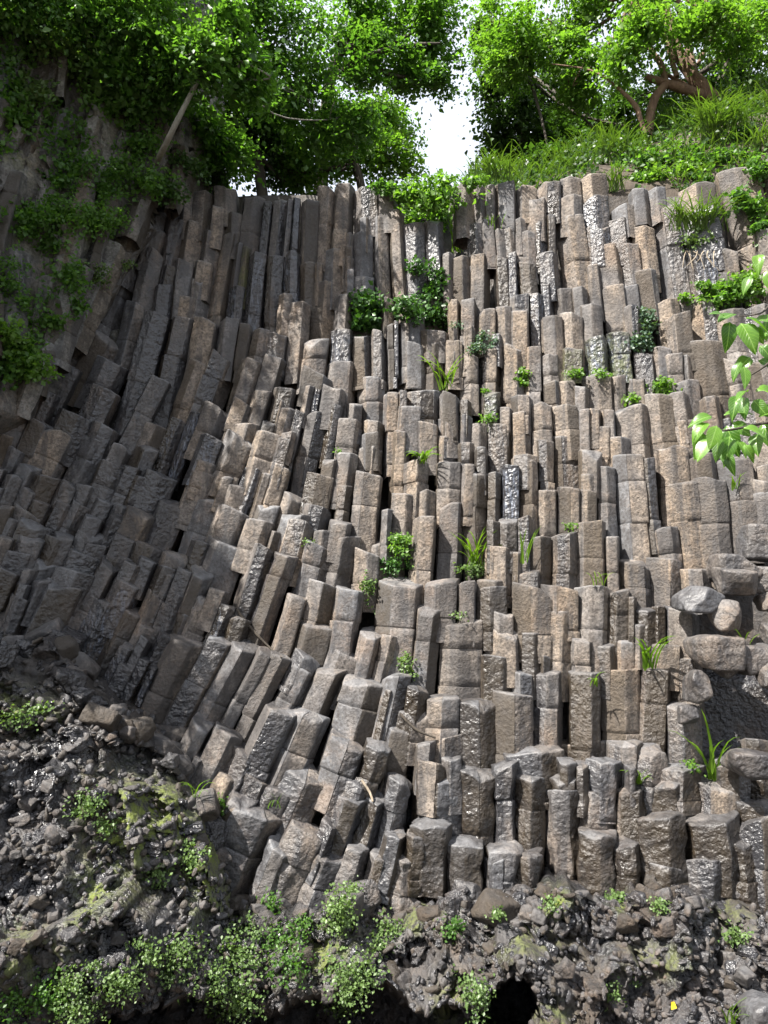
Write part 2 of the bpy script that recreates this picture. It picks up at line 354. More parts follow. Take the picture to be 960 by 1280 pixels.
# ------------------------------------------------------------------ the columns
# one row per visible column end, traced tile by tile at 4x: left, right, top, visible bottom, sideways drift, flags
# flags: w wet sheen, k dark algae film, m moss, t warm tan, g smooth grey, d darkened, with shade of recesses and left flank painted in
TILES = {
 (160, 210): [
  (585,685,130,420,-40,''),(680,735,165,430,-30,'w'),(735,800,138,415,-25,''),(795,830,142,410,-25,'d'),(825,872,140,410,-20,'w'),
  (872,955,138,420,-10,''),(605,705,430,800,-42,'w'),(705,790,418,795,-42,'w'),(785,870,410,650,-8,'wd'),(865,940,460,640,-5,'k'),
  (760,830,622,830,-20,''),(820,915,658,960,-25,'t'),(700,810,815,935,-10,'w'),(560,635,790,960,-25,''),(635,715,793,960,-30,''),
  (470,565,745,945,-30,''),(340,460,750,950,-35,'t'),(235,345,735,1200,-110,''),(95,225,735,1320,-165,''),(130,255,570,780,-25,''),
  (250,370,635,760,-12,'t'),(225,330,540,650,-12,''),(330,430,548,690,-20,''),(475,565,325,745,-68,''),(510,600,580,790,-25,'w'),
  (565,620,380,590,-25,'m'),(540,580,370,580,-28,''),(490,590,215,350,-8,''),(405,510,185,300,-12,''),(380,480,290,460,-25,''),
  (340,450,455,550,-15,''),(285,385,255,450,-30,''),(240,345,455,545,-15,''),(185,250,480,570,-18,''),(215,300,250,490,-55,''),
  (330,430,105,260,-12,''),(255,335,120,255,-10,''),(435,550,85,190,0,''),(205,262,210,500,-45,'d'),(115,215,300,420,-40,''),
  (90,190,410,650,-60,''),(0,100,670,960,-60,''),(0,130,260,480,-70,''),(100,215,190,310,-30,'')],
 (380, 210): [
  (75,168,85,410,-10,'t'),(160,257,68,390,-20,'t'),(253,365,85,235,0,'t'),(270,342,235,318,0,''),(250,345,315,515,0,''),
  (205,257,310,370,-5,''),(205,252,365,440,-5,''),(192,250,435,505,-3,''),(188,250,505,590,0,''),(95,203,390,600,-6,''),
  (55,97,455,580,-6,''),(345,417,220,600,10,''),(415,497,200,615,20,''),(365,470,95,220,0,''),(495,600,250,615,5,'d'),
  (590,690,240,500,10,'d'),(250,350,515,590,0,'d'),(50,168,565,860,-32,'t'),(160,247,625,798,-12,'t'),(140,247,800,990,-6,'w'),
  (0,132,838,1010,-20,''),(690,752,415,640,0,'t'),(245,340,820,990,5,''),(330,412,815,990,0,''),(405,452,770,990,5,'t'),
  (445,477,765,990,0,'d'),(470,547,765,960,0,''),(545,727,790,855,0,'t'),(725,767,800,855,0,''),(385,442,640,740,0,''),
  (480,600,640,770,0,'d'),(500,612,870,990,0,''),(600,692,860,990,0,'t'),(690,797,860,990,0,'t'),(790,857,785,930,0,'t')],
 (560, 210): [
  (25,132,55,245,0,'t'),(130,192,80,400,20,''),(185,242,75,260,5,''),(235,332,60,320,10,''),(100,192,250,405,2,'t'),
  (5,112,425,630,0,'t'),(110,207,410,630,2,'t'),(160,227,250,400,10,''),(220,292,300,425,10,''),(262,332,300,420,10,''),
  (225,312,425,610,10,'k'),(295,347,430,620,5,'w'),(300,392,250,330,5,''),(340,432,315,470,5,''),(335,437,465,615,10,'kw'),
  (330,440,70,170,0,''),(380,492,140,265,0,''),(410,492,255,420,2,'w'),(455,562,50,120,0,''),(480,572,100,175,0,'w'),
  (560,652,30,130,10,'t'),(648,782,10,150,12,'t'),(535,662,125,240,5,'t'),(480,537,215,410,10,'k'),(530,667,230,600,45,'t'),
  (665,792,130,285,5,'w'),(670,802,270,390,8,'w'),(445,542,410,560,10,'w'),(460,522,565,740,8,'w'),(400,472,618,910,12,'w'),
  (520,612,590,730,12,'t'),(610,692,600,690,8,''),(690,852,375,590,32,'t'),(680,762,480,660,20,''),(800,912,245,380,10,'w'),
  (810,937,180,245,5,''),(825,942,370,570,22,''),(655,762,665,860,8,'t'),(755,882,580,820,25,'t'),(855,952,575,690,12,'t'),
  (880,957,680,800,8,'t'),(560,667,715,890,4,'t'),(465,567,735,950,10,'t'),(300,402,700,880,0,'t'),(240,317,675,780,0,''),
  (305,402,618,690,0,''),(140,242,700,830,0,'t'),(0,62,650,790,0,'t'),(60,142,645,780,0,'t'),(70,137,780,920,0,'t'),
  (565,672,890,960,0,'mk'),(675,792,845,960,4,'mw'),(780,902,805,960,18,'mw'),(215,272,830,880,0,''),(0,75,860,960,0,'t')],
 (720, 210): [
  (375,522,170,640,62,'g'),(270,382,285,510,22,'t'),(265,387,505,660,24,''),(260,352,95,180,8,''),(345,437,85,170,8,''),
  (520,682,60,170,10,''),(545,692,420,620,16,'wd'),(500,722,190,420,26,'d'),(690,880,-10,490,125,'t'),(390,502,650,850,24,''),
  (450,562,715,900,20,'t'),(570,722,640,850,24,''),(545,727,850,1240,70,''),(700,772,520,600,5,'t'),(705,832,690,900,26,''),
  (880,1000,300,650,60,''),(830,962,680,960,30,''),(690,792,400,510,16,''),(900,1080,-60,300,80,''),(960,1080,600,960,40,'')],
 (0, 430): [
  (760,862,170,570,-150,''),(310,467,345,470,-35,''),(470,612,220,400,-55,''),(500,652,80,230,-52,''),(200,402,445,660,-105,''),
  (445,622,410,490,-22,''),(420,582,480,700,-90,''),(570,667,510,600,-30,''),(510,652,600,820,-62,''),(615,732,610,790,-42,''),
  (740,862,405,540,-42,'t'),(690,802,510,620,-22,''),(860,937,375,620,-52,'w'),(730,892,650,870,-72,''),(670,752,660,800,-32,''),
  (640,797,840,960,-45,'t'),(810,962,795,1000,-65,'g'),(560,642,860,980,-42,''),(380,502,715,810,-22,''),(300,402,690,790,-22,''),
  (170,312,660,770,-42,''),(200,302,240,380,-32,'d'),(140,292,390,590,-55,''),(80,192,280,340,-10,''),(0,162,320,460,-25,''),
  (40,132,520,660,-32,''),(105,207,610,710,-32,''),(40,127,660,770,-22,'d'),(100,222,720,810,-22,''),(0,62,460,560,0,'t'),
  (0,42,620,690,0,''),(-40,32,710,790,0,''),(160,272,780,880,-22,''),(280,382,790,950,-42,''),(360,462,800,900,-32,''),
  (480,592,780,900,-52,''),(80,232,840,930,-22,''),(0,122,870,960,-12,''),(430,532,870,950,-22,''),(590,672,800,870,-22,''),
  (-20,82,790,860,0,'')],
 (240, 430): [
  (0,102,75,330,-32,'t'),(100,247,60,320,-42,'t'),(255,362,80,300,-32,''),(210,312,280,450,-32,''),(365,477,50,220,-12,''),
  (315,417,220,390,-17,'t'),(420,527,205,275,0,''),(420,492,275,320,0,'t'),(440,542,315,435,-17,'t'),(455,522,435,475,0,''),
  (430,507,475,600,-17,'w'),(355,432,365,420,0,'d'),(330,452,430,640,-32,'t'),(225,352,395,455,-5,'t'),(180,322,450,650,-52,''),
  (60,207,305,475,-32,''),(50,172,470,600,-22,'w'),(20,142,585,660,-12,''),(0,62,330,600,-32,'w'),(565,717,135,205,-5,''),
  (680,832,80,290,8,''),(560,622,205,300,-5,''),(610,662,205,330,-5,'w'),(660,772,205,310,-5,''),(690,762,310,500,-22,'d'),
  (575,692,335,740,-52,'t'),(520,582,330,600,-32,''),(730,852,370,520,-22,''),(835,962,150,370,0,''),(860,962,375,450,-5,'t'),
  (835,947,440,510,0,''),(840,952,505,650,-12,''),(730,832,530,700,-22,''),(660,747,565,660,-12,''),(580,732,650,800,-22,'t'),
  (825,955,635,1010,-42,'t'),(730,802,690,870,-12,''),(560,702,805,930,-22,''),(450,572,745,850,-17,'t'),(345,422,635,780,-22,'t'),
  (400,502,600,720,-22,'t'),(270,372,620,720,-12,'w'),(160,332,705,830,-32,'t'),(140,312,820,940,-32,''),(0,142,650,810,-22,''),
  (30,167,775,960,-32,''),(150,217,650,720,-12,''),(330,452,790,960,-32,''),(460,602,845,960,-22,'t'),(690,802,875,960,-12,''),
  (780,852,280,370,0,'g')],
 (480, 430): [
  (475,582,5,230,2,'t'),(583,692,0,260,2,'t'),(693,782,5,200,6,'t'),(780,872,50,190,10,'t'),(380,472,45,240,0,'t'),
  (500,582,215,320,0,'wm'),(0,77,230,540,-10,''),(50,182,295,420,-10,''),(70,117,235,300,0,'t'),(115,277,215,380,0,'t'),
  (150,272,380,530,0,''),(275,377,250,370,0,'t'),(272,377,365,445,0,''),(265,362,445,575,-5,'t'),(385,437,270,345,0,'k'),
  (370,442,350,490,-5,''),(435,522,380,520,0,''),(365,452,490,590,0,'t'),(450,522,520,630,0,'k'),(40,132,430,840,-22,'t'),
  (105,222,580,760,-12,''),(265,382,575,790,0,''),(380,457,590,780,-6,'t'),(520,632,395,640,5,'t'),(580,642,310,390,0,''),
  (625,727,330,550,6,'t'),(640,742,250,330,0,''),(640,762,550,600,0,''),(730,837,280,480,10,'t'),(790,882,180,280,5,''),
  (870,952,165,240,0,'t'),(835,962,305,460,10,'t'),(760,842,475,720,2,'t'),(845,962,450,710,5,'t'),(680,762,590,870,0,'t'),
  (580,682,605,870,0,'w'),(520,582,640,880,0,'k'),(400,517,625,1080,-8,''),(755,862,715,940,2,'t'),(870,985,710,930,2,'t'),
  (270,397,785,1170,-4,''),(165,262,740,860,-6,'t'),(150,262,860,1210,-24,'t'),(45,167,740,940,-12,''),(-10,42,820,960,-8,''),
  (515,577,875,1010,0,'k'),(575,667,865,1010,0,'k'),(665,737,870,1010,0,'w')],
 (720, 430): [
  (270,387,25,180,8,'t'),(370,467,0,120,8,'t'),(405,527,45,190,12,''),(520,577,40,170,12,''),(490,602,175,400,28,''),
  (615,702,255,360,20,''),(-10,62,205,320,0,'t'),(30,172,150,310,6,'t'),(165,242,140,290,6,''),(230,352,165,300,12,'t'),
  (0,72,315,440,0,''),(65,127,310,400,0,'t'),(125,197,320,400,0,''),(200,352,300,490,12,'t'),(350,472,245,510,25,''),
  (445,552,245,380,18,'t'),(450,602,375,540,16,'t'),(65,192,405,510,0,'t'),(125,267,470,600,6,''),(20,127,520,640,0,'t'),
  (30,102,645,720,0,''),(190,332,545,1070,25,''),(105,192,600,940,8,'t'),(310,387,565,920,22,'d'),(385,562,500,930,28,''),
  (465,602,680,1100,38,'t'),(570,732,670,1090,45,'t'),(560,692,545,680,16,'t'),(740,902,775,960,12,'t'),(870,1000,740,900,10,''),
  (850,1000,680,740,5,''),(0,97,725,880,0,''),(700,862,560,760,25,''),(850,1000,430,680,25,''),(780,932,280,430,25,''),
  (720,832,60,280,38,''),(880,1000,290,400,10,''),(910,1030,600,700,10,''),(840,960,100,290,40,'')],
 (0, 650): [
  (0,72,85,150,0,'t'),(90,237,75,185,-12,''),(110,262,20,110,-8,''),(20,182,160,280,-22,''),(165,312,200,310,-22,''),
  (235,382,105,210,-22,''),(335,512,165,310,-32,''),(415,567,115,200,-22,''),(500,622,220,600,-150,'g'),(290,462,260,380,-42,''),
  (240,432,320,470,-52,''),(580,702,80,190,-17,''),(680,832,130,200,-17,''),(555,667,175,270,-22,''),(625,747,220,350,-42,'w'),
  (700,802,200,260,-10,''),(580,722,320,450,-52,'w'),(480,652,420,620,-92,'w'),(820,962,170,245,-17,'t'),(790,882,240,300,-12,'k'),
  (805,922,255,380,-32,'g'),(890,992,250,370,-20,''),(740,842,380,450,-22,'t'),(850,957,365,460,-22,''),(800,892,420,480,-10,''),
  (690,832,520,610,-32,'g'),(600,732,450,650,-92,'k'),(690,762,605,680,-10,''),(790,892,580,690,-22,''),(880,982,440,560,-22,'g'),
  (400,532,60,110,-10,''),(280,372,70,110,-5,''),(120,192,245,310,-8,''),(165,252,305,390,-10,''),(0,112,255,310,-8,''),
  (90,152,330,390,-8,''),(60,152,400,450,-8,''),(600,692,640,700,-8,'w'),(590,682,730,830,-12,'w'),(700,772,700,770,-8,'w'),
  (750,802,740,790,0,'w'),(850,1020,600,860,-62,'t')],
 (240, 650): [
  (80,282,105,330,-45,'g'),(0,112,250,380,-22,'g'),(300,427,140,530,-78,'t'),(415,532,165,600,-112,''),(465,617,0,190,-32,''),
  (390,472,50,170,-22,''),(280,422,0,140,-32,''),(560,712,110,360,-62,''),(480,582,380,680,-75,'t'),(680,842,90,320,-25,'t'),
  (610,712,55,110,0,''),(590,727,315,540,-32,''),(820,937,150,320,-12,''),(720,862,335,560,-25,'g'),(850,962,560,800,-12,'g'),
  (530,742,520,700,-62,'g'),(510,652,685,740,-22,'g'),(660,862,640,790,-25,'g'),(140,217,430,600,-62,'w'),(180,302,490,620,-25,'k'),
  (85,222,605,960,-95,'gt'),(200,332,630,980,-130,'g'),(330,412,655,1050,-165,'g'),(390,497,680,1080,-135,'gt'),(500,622,740,1100,-140,'g'),
  (620,772,755,1060,-92,'g'),(770,962,800,1150,-62,'g'),(90,192,350,420,-10,''),(0,137,395,480,-22,''),(0,62,440,550,-22,''),
  (0,102,110,200,-10,'w')],
 (480, 650): [
  (510,642,140,300,0,''),(640,682,150,230,0,''),(610,802,235,330,0,'t'),(720,832,80,230,0,'t'),(835,962,58,330,5,'t'),
  (210,372,300,470,-5,''),(370,467,310,490,0,'t'),(465,612,330,510,0,'k'),(470,602,295,330,0,''),(-20,197,295,660,-22,'g'),
  (170,292,425,820,-42,'g'),(288,502,500,890,-10,'t'),(500,677,535,690,0,'t'),(515,647,455,530,0,'t'),(480,642,690,900,-5,'kw'),
  (650,832,330,570,5,''),(790,962,335,460,0,'t'),(830,942,455,760,-10,'t'),(680,782,560,750,0,'kw'),(775,832,670,760,0,'k'),
  (640,747,755,900,0,'g'),(748,892,760,1180,5,'g'),(-10,67,580,750,-5,''),(0,132,775,950,-22,'g'),(100,222,840,1010,0,'k'),
  (550,737,870,1140,0,'t'),(0,52,850,960,-8,'')],
 (720, 650): [
  (0,142,0,330,2,'t'),(140,212,70,270,2,''),(220,357,195,440,6,'t'),(360,522,185,440,4,'t'),(530,662,240,330,8,''),
  (440,602,445,700,4,''),(0,162,335,620,0,'t'),(155,262,350,610,0,'k'),(255,302,380,500,0,'k'),(290,402,440,520,0,'k'),
  (380,442,430,600,0,'kw'),(240,352,515,600,0,''),(180,287,595,745,0,''),(90,192,615,745,0,'k'),(-30,92,590,690,0,'t'),
  (300,527,610,700,0,'t'),(110,307,745,1150,0,'t'),(310,467,750,1150,0,''),(-40,112,760,1100,0,'kw'),(435,600,695,880,20,''),(636,742,560,900,0,'kd'),(738,850,600,960,0,'kd'),(846,980,560,960,0,'kd'),(690,800,760,1000,0,'kd'),(800,920,800,1000,0,'kd')],  # the last kd rows darken the hollow: its shade is put into colour
 (720, 870): [
  (445,612,55,370,10,'d'),(600,812,50,300,0,'w'),(830,972,235,500,25,''),(700,862,340,540,12,''),(160,322,240,340,0,'g'),
  (295,442,275,440,0,'g'),(60,217,330,470,0,'g'),(245,302,360,440,0,''),(440,612,365,430,0,''),(-10,62,350,440,0,'k'),
  (365,572,430,630,20,'g'),(575,792,455,640,4,'t'),(20,192,475,690,-20,'g'),(190,332,475,700,0,'gw'),(310,527,615,850,10,'kw'),
  (515,792,625,830,20,'kw'),(345,522,860,950,0,'kw'),(525,742,840,990,0,'w'),(20,182,690,830,0,'kw'),(185,312,740,840,0,'kw'),
  (790,982,540,640,0,'g'),(780,992,620,990,25,'t'),(740,882,730,980,20,'kw')],
 (480, 870): [
  (0,162,150,480,-42,'g'),(0,142,420,760,-42,'g'),(205,422,200,310,0,'t'),(60,232,80,190,0,'g'),(160,257,240,340,0,''),
  (380,542,385,780,0,'k'),(530,662,350,780,0,'w'),(165,302,345,440,0,'t'),(290,387,320,430,0,''),(160,392,410,640,-12,'w'),
  (130,332,640,830,0,'kw'),(660,802,420,800,0,'kw'),(585,882,270,400,0,'gt'),(870,962,330,420,0,'k'),(800,972,480,900,22,''),
  (830,962,405,540,0,'g'),(375,572,35,340,0,'kw'),(220,372,10,180,0,'g'),(20,212,830,960,0,''),(120,217,700,830,0,'g'),
  (530,682,770,880,0,'g'),(320,482,750,960,0,'kw'),(500,622,830,960,0,'w'),(640,782,810,960,0,'kw'),(0,112,700,860,-10,'g')],
 (240, 870): [
  (0,107,140,290,-25,'g'),(110,262,180,330,-25,'g'),(210,347,290,440,-20,'g'),(370,552,70,370,-82,'g'),(510,692,90,400,-72,'g'),
  (690,882,225,430,-62,'g'),(870,992,250,480,-62,'g'),(460,682,385,740,-52,'g'),(650,742,640,780,-10,'g'),(330,502,470,600,-25,''),
  (720,892,440,530,-15,'d'),(730,862,520,700,-32,''),(170,462,590,960,-25,''),(250,422,440,550,0,'t'),(120,252,410,520,0,'t'),
  (870,992,510,750,-25,'g'),(470,692,690,870,-25,''),(380,522,760,950,-12,'g'),(600,772,800,970,-15,'g'),(770,892,770,900,0,''),
  (880,992,810,930,0,'d'),(180,312,520,640,0,'g'),(0,77,300,430,-12,'g')],
}

def column_geo(P, axis, width, depth, length, flags, seed, res=1):
    """one irregular prism: rounded edges, uneven broken top, rough faces; returns verts, quads, rk, moss"""
    rs = random.Random(seed)
    axis = nrm(axis); vd = nrm(P - EYE)
    u = nrm(np.cross(vd, axis)); n_ = np.cross(u, axis)
    ns = rs.choices([5, 6, 7], [.32, .53, .15])[0]
    a0 = rs.random() * 6.283
    ang = [a0 + (i + rs.uniform(-.17, .17)) * 2 * math.pi / ns for i in range(ns)]
    pts = np.array([[math.cos(t), math.sin(t)] for t in ang]) * np.array([[rs.uniform(.9, 1.06)] for _ in ang])
    lo, hi = pts.min(0), pts.max(0)
    pts[:, 0] = ((pts[:, 0] - lo[0]) / (hi[0] - lo[0]) - .5) * width
    pts[:, 1] = ((pts[:, 1] - lo[1]) / (hi[1] - lo[1]) - .5) * depth
    # neighbours press flat against each other: square the outline off a little
    cl, sq = (.40, .5) if rs.random() < .45 else (.46, .9)
    pts[:, 1] = np.where(pts[:, 1] > cl * depth, cl * depth + (pts[:, 1] - cl * depth) * sq, pts[:, 1])
    pts[:, 1] += depth / 2 - pts[:, 1].max()
    prof = []
    fr = [0.03, 0.2, 0.5, 0.8, 0.97] if res else [0.1, 0.9]
    for i in range(ns):
        A, B = pts[i], pts[(i + 1) % ns]
        bow = rs.uniform(-.025, .02)
        for f in fr:
            q = A * (1 - f) + B * f
            q = q * (1 + bow * 4 * f * (1 - f))
            prof.append(q)
    prof = np.array(prof); m = len(prof)
    cen = P - n_ * (depth / 2)
    # top: tilt, dome, one or two knocked-off corners
    tx = rs.gauss(0, .12); tn = rs.gauss(-.06, .12) if 'g' not in flags else -abs(rs.gauss(.25, .12))
    dome = rs.uniform(-.01, .03) * width / .45
    chips = [(rs.random() * 6.283, rs.uniform(.03, .14) * width / .45) for _ in range(rs.choice([0, 0, 1, 1, 2]))]
    def hgt(q):
        h = tx * q[0] + tn * q[1]
        rr = math.hypot(q[0] / (width / 2), q[1] / (depth / 2))
        h += dome * (1 - min(1, rr) ** 2)
        t = math.atan2(q[1], q[0])
        for ca, cd in chips:
            dt = (t - ca + math.pi) % (2 * math.pi) - math.pi
            h -= cd * max(0, rr - .35) * math.exp(-(dt / .55) ** 2) * 1.5
        return h
    rings = []     # (axial distance below top, scale, top flag)
    r_in = [0.12, 0.45, 0.75, 0.92, 0.985] if res else [0.15, 0.9]
    for k_ in r_in: rings.append((0.004 if k_ > .95 else 0, k_, 1.0))
    rings.append((0.022, 1.0, 0.3))
    step = 0.10 if res else 0.5
    s = 0.09; 
    joints = []
    js = rs.uniform(.25, .8) * (2.0 if 'l' in flags else 1)
    while js < length: joints.append((js, rs.uniform(-.02, .02), rs.uniform(-.01, .02))); js += rs.uniform(.35, 1.0) * (1.9 if 'l' in flags else 1)
    svals = []
    while s < length: svals.append(s); s += step
    svals.append(length)
    if res:
        for j, _, _ in joints: svals += [j - .007, j, j + .007]
        svals.sort()
    for s in svals: rings.append((s, 1.0, 0.0))
    Vs, rk, ms = [], [], []
    so = rs.random() * 50
    amp = (.010 if 'r' not in flags else .03) if res else .01
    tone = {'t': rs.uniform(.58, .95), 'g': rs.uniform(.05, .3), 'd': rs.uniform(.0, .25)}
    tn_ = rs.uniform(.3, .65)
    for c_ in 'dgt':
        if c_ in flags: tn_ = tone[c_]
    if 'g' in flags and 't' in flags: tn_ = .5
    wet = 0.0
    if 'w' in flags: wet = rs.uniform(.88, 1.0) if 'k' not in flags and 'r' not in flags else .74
    if 'd' in flags: wet = max(wet, rs.uniform(.5, .78))  # darkens through the wet value, also where only shade is meant
    if 'k' in flags: wet = max(wet, .6)
    alg = rs.uniform(.75, 1) if 'k' in flags else 0.0
    mo = .6 if 'm' in flags else 0.0
    bend = rs.gauss(0, .012)
    nf = len(fr)
    face_tone = [min(1, max(0, tn_ + rs.gauss(0, .28))) for _ in range(ns)]
    face_alg = [max(alg * rs.uniform(.5, 1), (.85 if rs.random() < (.34 if 'q' in flags else .13) else 0)) for _ in range(ns)]
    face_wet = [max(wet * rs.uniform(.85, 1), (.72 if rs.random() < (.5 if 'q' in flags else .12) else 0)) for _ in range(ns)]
    topw = rs.uniform(.15, .9)
    for s, k_, tp in rings:
        gro, ox, on = 0.0, 0.0, 0.0
        for j, jx, jn in joints:
            if s > j + .005: ox += jx; on += jn
            if abs(s - j) < .003: gro = .06
        ox += bend * s * s
        fade = max(0.0, 1 - s / .35)
        for i in range(m):
            q = prof[i] * k_ * (1 - gro)
            ax = -s + hgt(q if tp else prof[i]) * (fade if not tp else 1.0)
            p = cen + u * (q[0] + ox) + n_ * (q[1] + on) + axis * ax
            rad = u * q[0] + n_ * q[1]; rl = np.linalg.norm(rad) + 1e-6
            dsp = amp * (nz(p, 3.2, so) + .55 * nz(p, 8.5, so) + (.4 * nz(p, 19, so) if res else 0))
            p = p + rad / rl * dsp + (axis * dsp * 1.1 if tp else 0)
            if 'r' in flags: p = p + rad / rl * (.022 * facet(p, 2.2, so) + .02 * facet(p, 5.0, so))
            fi = i // nf
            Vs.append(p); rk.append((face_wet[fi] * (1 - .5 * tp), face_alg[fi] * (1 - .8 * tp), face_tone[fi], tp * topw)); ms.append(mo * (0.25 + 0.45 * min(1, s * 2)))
    nr = len(rings)
    idx = np.arange(nr * m).reshape(nr, m)
    nx = np.roll(idx, -1, axis=1)
    Q = np.stack([idx[:-1], idx[1:], nx[1:], nx[:-1]], -1).reshape(-1, 4)
    ctop = np.mean(Vs[:m], axis=0); Vs.append(ctop); rk.append((wet * .5, alg * .2, tn_, topw)); ms.append(mo * .3)
    t = len(Vs) - 1
    capq = [(t, idx[0, i], idx[0, (i + 1) % m], idx[0, (i + 2) % m]) for i in range(0, m - 1, 2)]
    if m % 2: capq.append((t, idx[0, m - 1], idx[0, 0], t))
    Q = list(map(tuple, Q))
    tri = [q for q in capq if len(set(q)) < 4]
    Q += [q for q in capq if len(set(q)) == 4]
    if tri: Q.append((t, idx[0, m - 1], idx[0, 0], idx[1, 0]))
    return np.array(Vs), np.array(Q), np.array(rk), np.array(ms)

def geo_mesh(name, G, origin):
    V, Q, rk, ms = G
    me = mesh_np(name, V - origin, Q, True)
    setattr_color(me, 'rk', rk)
    setattr_color(me, 'ms', np.stack([ms, ms, ms, np.ones_like(ms)], -1))
    return me

def join_geo(Gs):
    off = 0; VV, QQ, RK, MS = [], [], [], []
    for V, Q, rk, ms in Gs:
        VV.append(V); QQ.append(Q + off); RK.append(rk); MS.append(ms); off += len(V)
    return np.concatenate(VV), np.concatenate(QQ), np.concatenate(RK), np.concatenate(MS)

cols = []
COVER = np.zeros((320, 240), bool)
for (tx0, ty0), rows in TILES.items():
    for xl, xr, yt, yb, dx, fl in rows:
        xm, ym = tx0 + (xl + xr) / 8, ty0 + yt / 4
        if xm < 560 and ym > 780:
            dx = .2 * dx + .8 * (yb - yt) * np.interp(xm, [0, 300, 420, 500, 560], [-.58, -.58, -.46, -.22, 0])
        elif xm < 460 and ym > 420:
            dx = .35 * dx + .65 * (yb - yt) * np.interp(xm, [0, 200, 300, 380, 460], [-.55, -.52, -.45, -.30, -.08])
        x0, x1 = tx0 + xl / 4, tx0 + xr / 4; y0, y1 = ty0 + yt / 4, ty0 + yb / 4
        cols.append((x0, x1, y0, y1, dx / 4, fl + ('l' if y0 < 400 else '') + ('r' if y0 > 930 else '') + ('q' if y0 > 835 and xm > 430 else '') + ('d' if (x1 < 250 and y0 > 250 and 't' not in fl and random.random() < .9) else '') + ('d' if (y0 > 930 and 't' not in fl) else '')))  # left flank columns darkened: the shade there is put into their colour

def add_cover(x0, x1, y0, y1, dx):
    for yy in range(int(y0 // 4), int(y1 // 4) + 1):
        f = (yy * 4 - y0) / max(1, y1 - y0)
        a_, b2 = int((x0 + dx * f) // 4), int((x1 + dx * f) // 4)
        if 0 <= yy < 320: COVER[yy, max(0, a_):max(0, min(240, b2 + 1))] = True

def make_col(x0, x1, y0, y1, dx, fl, seed, off=0.0, res=1, extra=0.30):
    xc = (x0 + x1) / 2
    P = surf(xc, y0, off + .85 * cavity(xc, y0))
    d = (P - EYE) @ FWD
    wdt = (x1 - x0) * d / F
    # the column runs down behind the ledge below: slight backward lean
    lean = 0.02
    r2 = ray(xc + dx, y1)
    t = (P[1] - EYE[1] - lean * (P[2] - EYE[2])) / (r2[1] - lean * r2[2])
    B = EYE + r2 * t
    ax = nrm(P - B); L = np.linalg.norm(P - B) + extra
    dep = max(wdt * random.Random(seed).uniform(.85, 1.1), 0.34)
    rj = random.Random(seed + 9)
    ax = nrm(ax + np.array([rj.gauss(0, .010), rj.gauss(0, .006), 0]))
    return P, column_geo(P, ax, wdt * 1.10, dep, L, fl, seed, res)

cols.sort(key=lambda c: -(c[1] - c[0]) * (c[3] - c[2]))
rest = []
for i, c in enumerate(cols):
    add_cover(*c[:5])
    P, G = make_col(*c, seed=1000 + i)
    if i < 300:
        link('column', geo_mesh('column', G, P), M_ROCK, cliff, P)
    else: rest.append(G)
# infill where no traced column covers the face
k = 0
POLY_TOP = lambda x: np.interp(x, [0, 60, 190, 240, 300, 560, 800, 960], [520, 470, 290, 250, 262, 262, 262, 250])
POLY_BOT = lambda x: np.interp(x, [0, 100, 200, 250, 300, 480, 700, 960], [800, 830, 900, 990, 1110, 1110, 1090, 1110])
y = 255.0
fill = 0
while y < 1110:
    x = -20.0
    while x < 980:
        xx, yy = x + random.uniform(-8, 8), y + random.uniform(-10, 10)
        wv_ = random.uniform(28, 46) * (1 + (yy - 300) / 1300)
        if POLY_TOP(xx) < yy < POLY_BOT(xx) and not cavity(xx, yy) and not (xx > 850 and 640 < yy < 930):
            r0, c0 = int(yy // 4), int(xx // 4)
            blk = COVER[max(0, r0):r0 + 7, max(0, c0 - 2):c0 + 3]
            if blk.size and blk.mean() < (0.22 if yy < 920 else 0.15):
                ln = np.interp(xx, [0, 250, 420, 700, 960], [-.55, -.45 if yy > 420 else -.3, -.1, .03, .25])
                h_ = random.uniform(30, 70)
                P, G = make_col(xx - wv_ / 2, xx + wv_ / 2, yy, yy + h_, ln * h_, random.choice(['', 't', 'd', 'g']) + ('r' if yy > 930 else ''), 5000 + k, off=0.18)
                rest.append(G); k += 1
                add_cover(xx - wv_ / 2, xx + wv_ / 2, yy, yy + h_, ln * h_)
        x += 20
    y += 22
G = join_geo(rest); o = G[0].mean(0)
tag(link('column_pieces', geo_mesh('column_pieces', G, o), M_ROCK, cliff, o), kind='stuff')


# ------------------------------------------------------------------ faceted rocks
def ico(level):
    t = (1 + 5 ** .5) / 2
    v = [(-1,t,0),(1,t,0),(-1,-t,0),(1,-t,0),(0,-1,t),(0,1,t),(0,-1,-t),(0,1,-t),(t,0,-1),(t,0,1),(-t,0,-1),(-t,0,1)]
    f = [(0,11,5),(0,5,1),(0,1,7),(0,7,10),(0,10,11),(1,5,9),(5,11,4),(11,10,2),(10,7,6),(7,1,8),(3,9,4),(3,4,2),(3,2,6),(3,6,8),(3,8,9),(4,9,5),(2,4,11),(6,2,10),(8,6,7),(9,8,1)]
    v = [nrm(x) for x in v]
    for _ in range(level):
        mid = {}; nf = []
        def mp(a, b):
            key = (min(a, b), max(a, b))
            if key not in mid: mid[key] = len(v); v.append(nrm(v[a] + v[b]))
            return mid[key]
        for a, b, c in f:
            ab, bc, ca = mp(a, b), mp(b, c), mp(c, a)
            nf += [(a, ab, ca), (b, bc, ab), (c, ca, bc), (ab, bc, ca)]
        f = nf
    return np.array(v), np.array(f)
ICO = {l: ico(l) for l in (1, 2, 3, 4)}

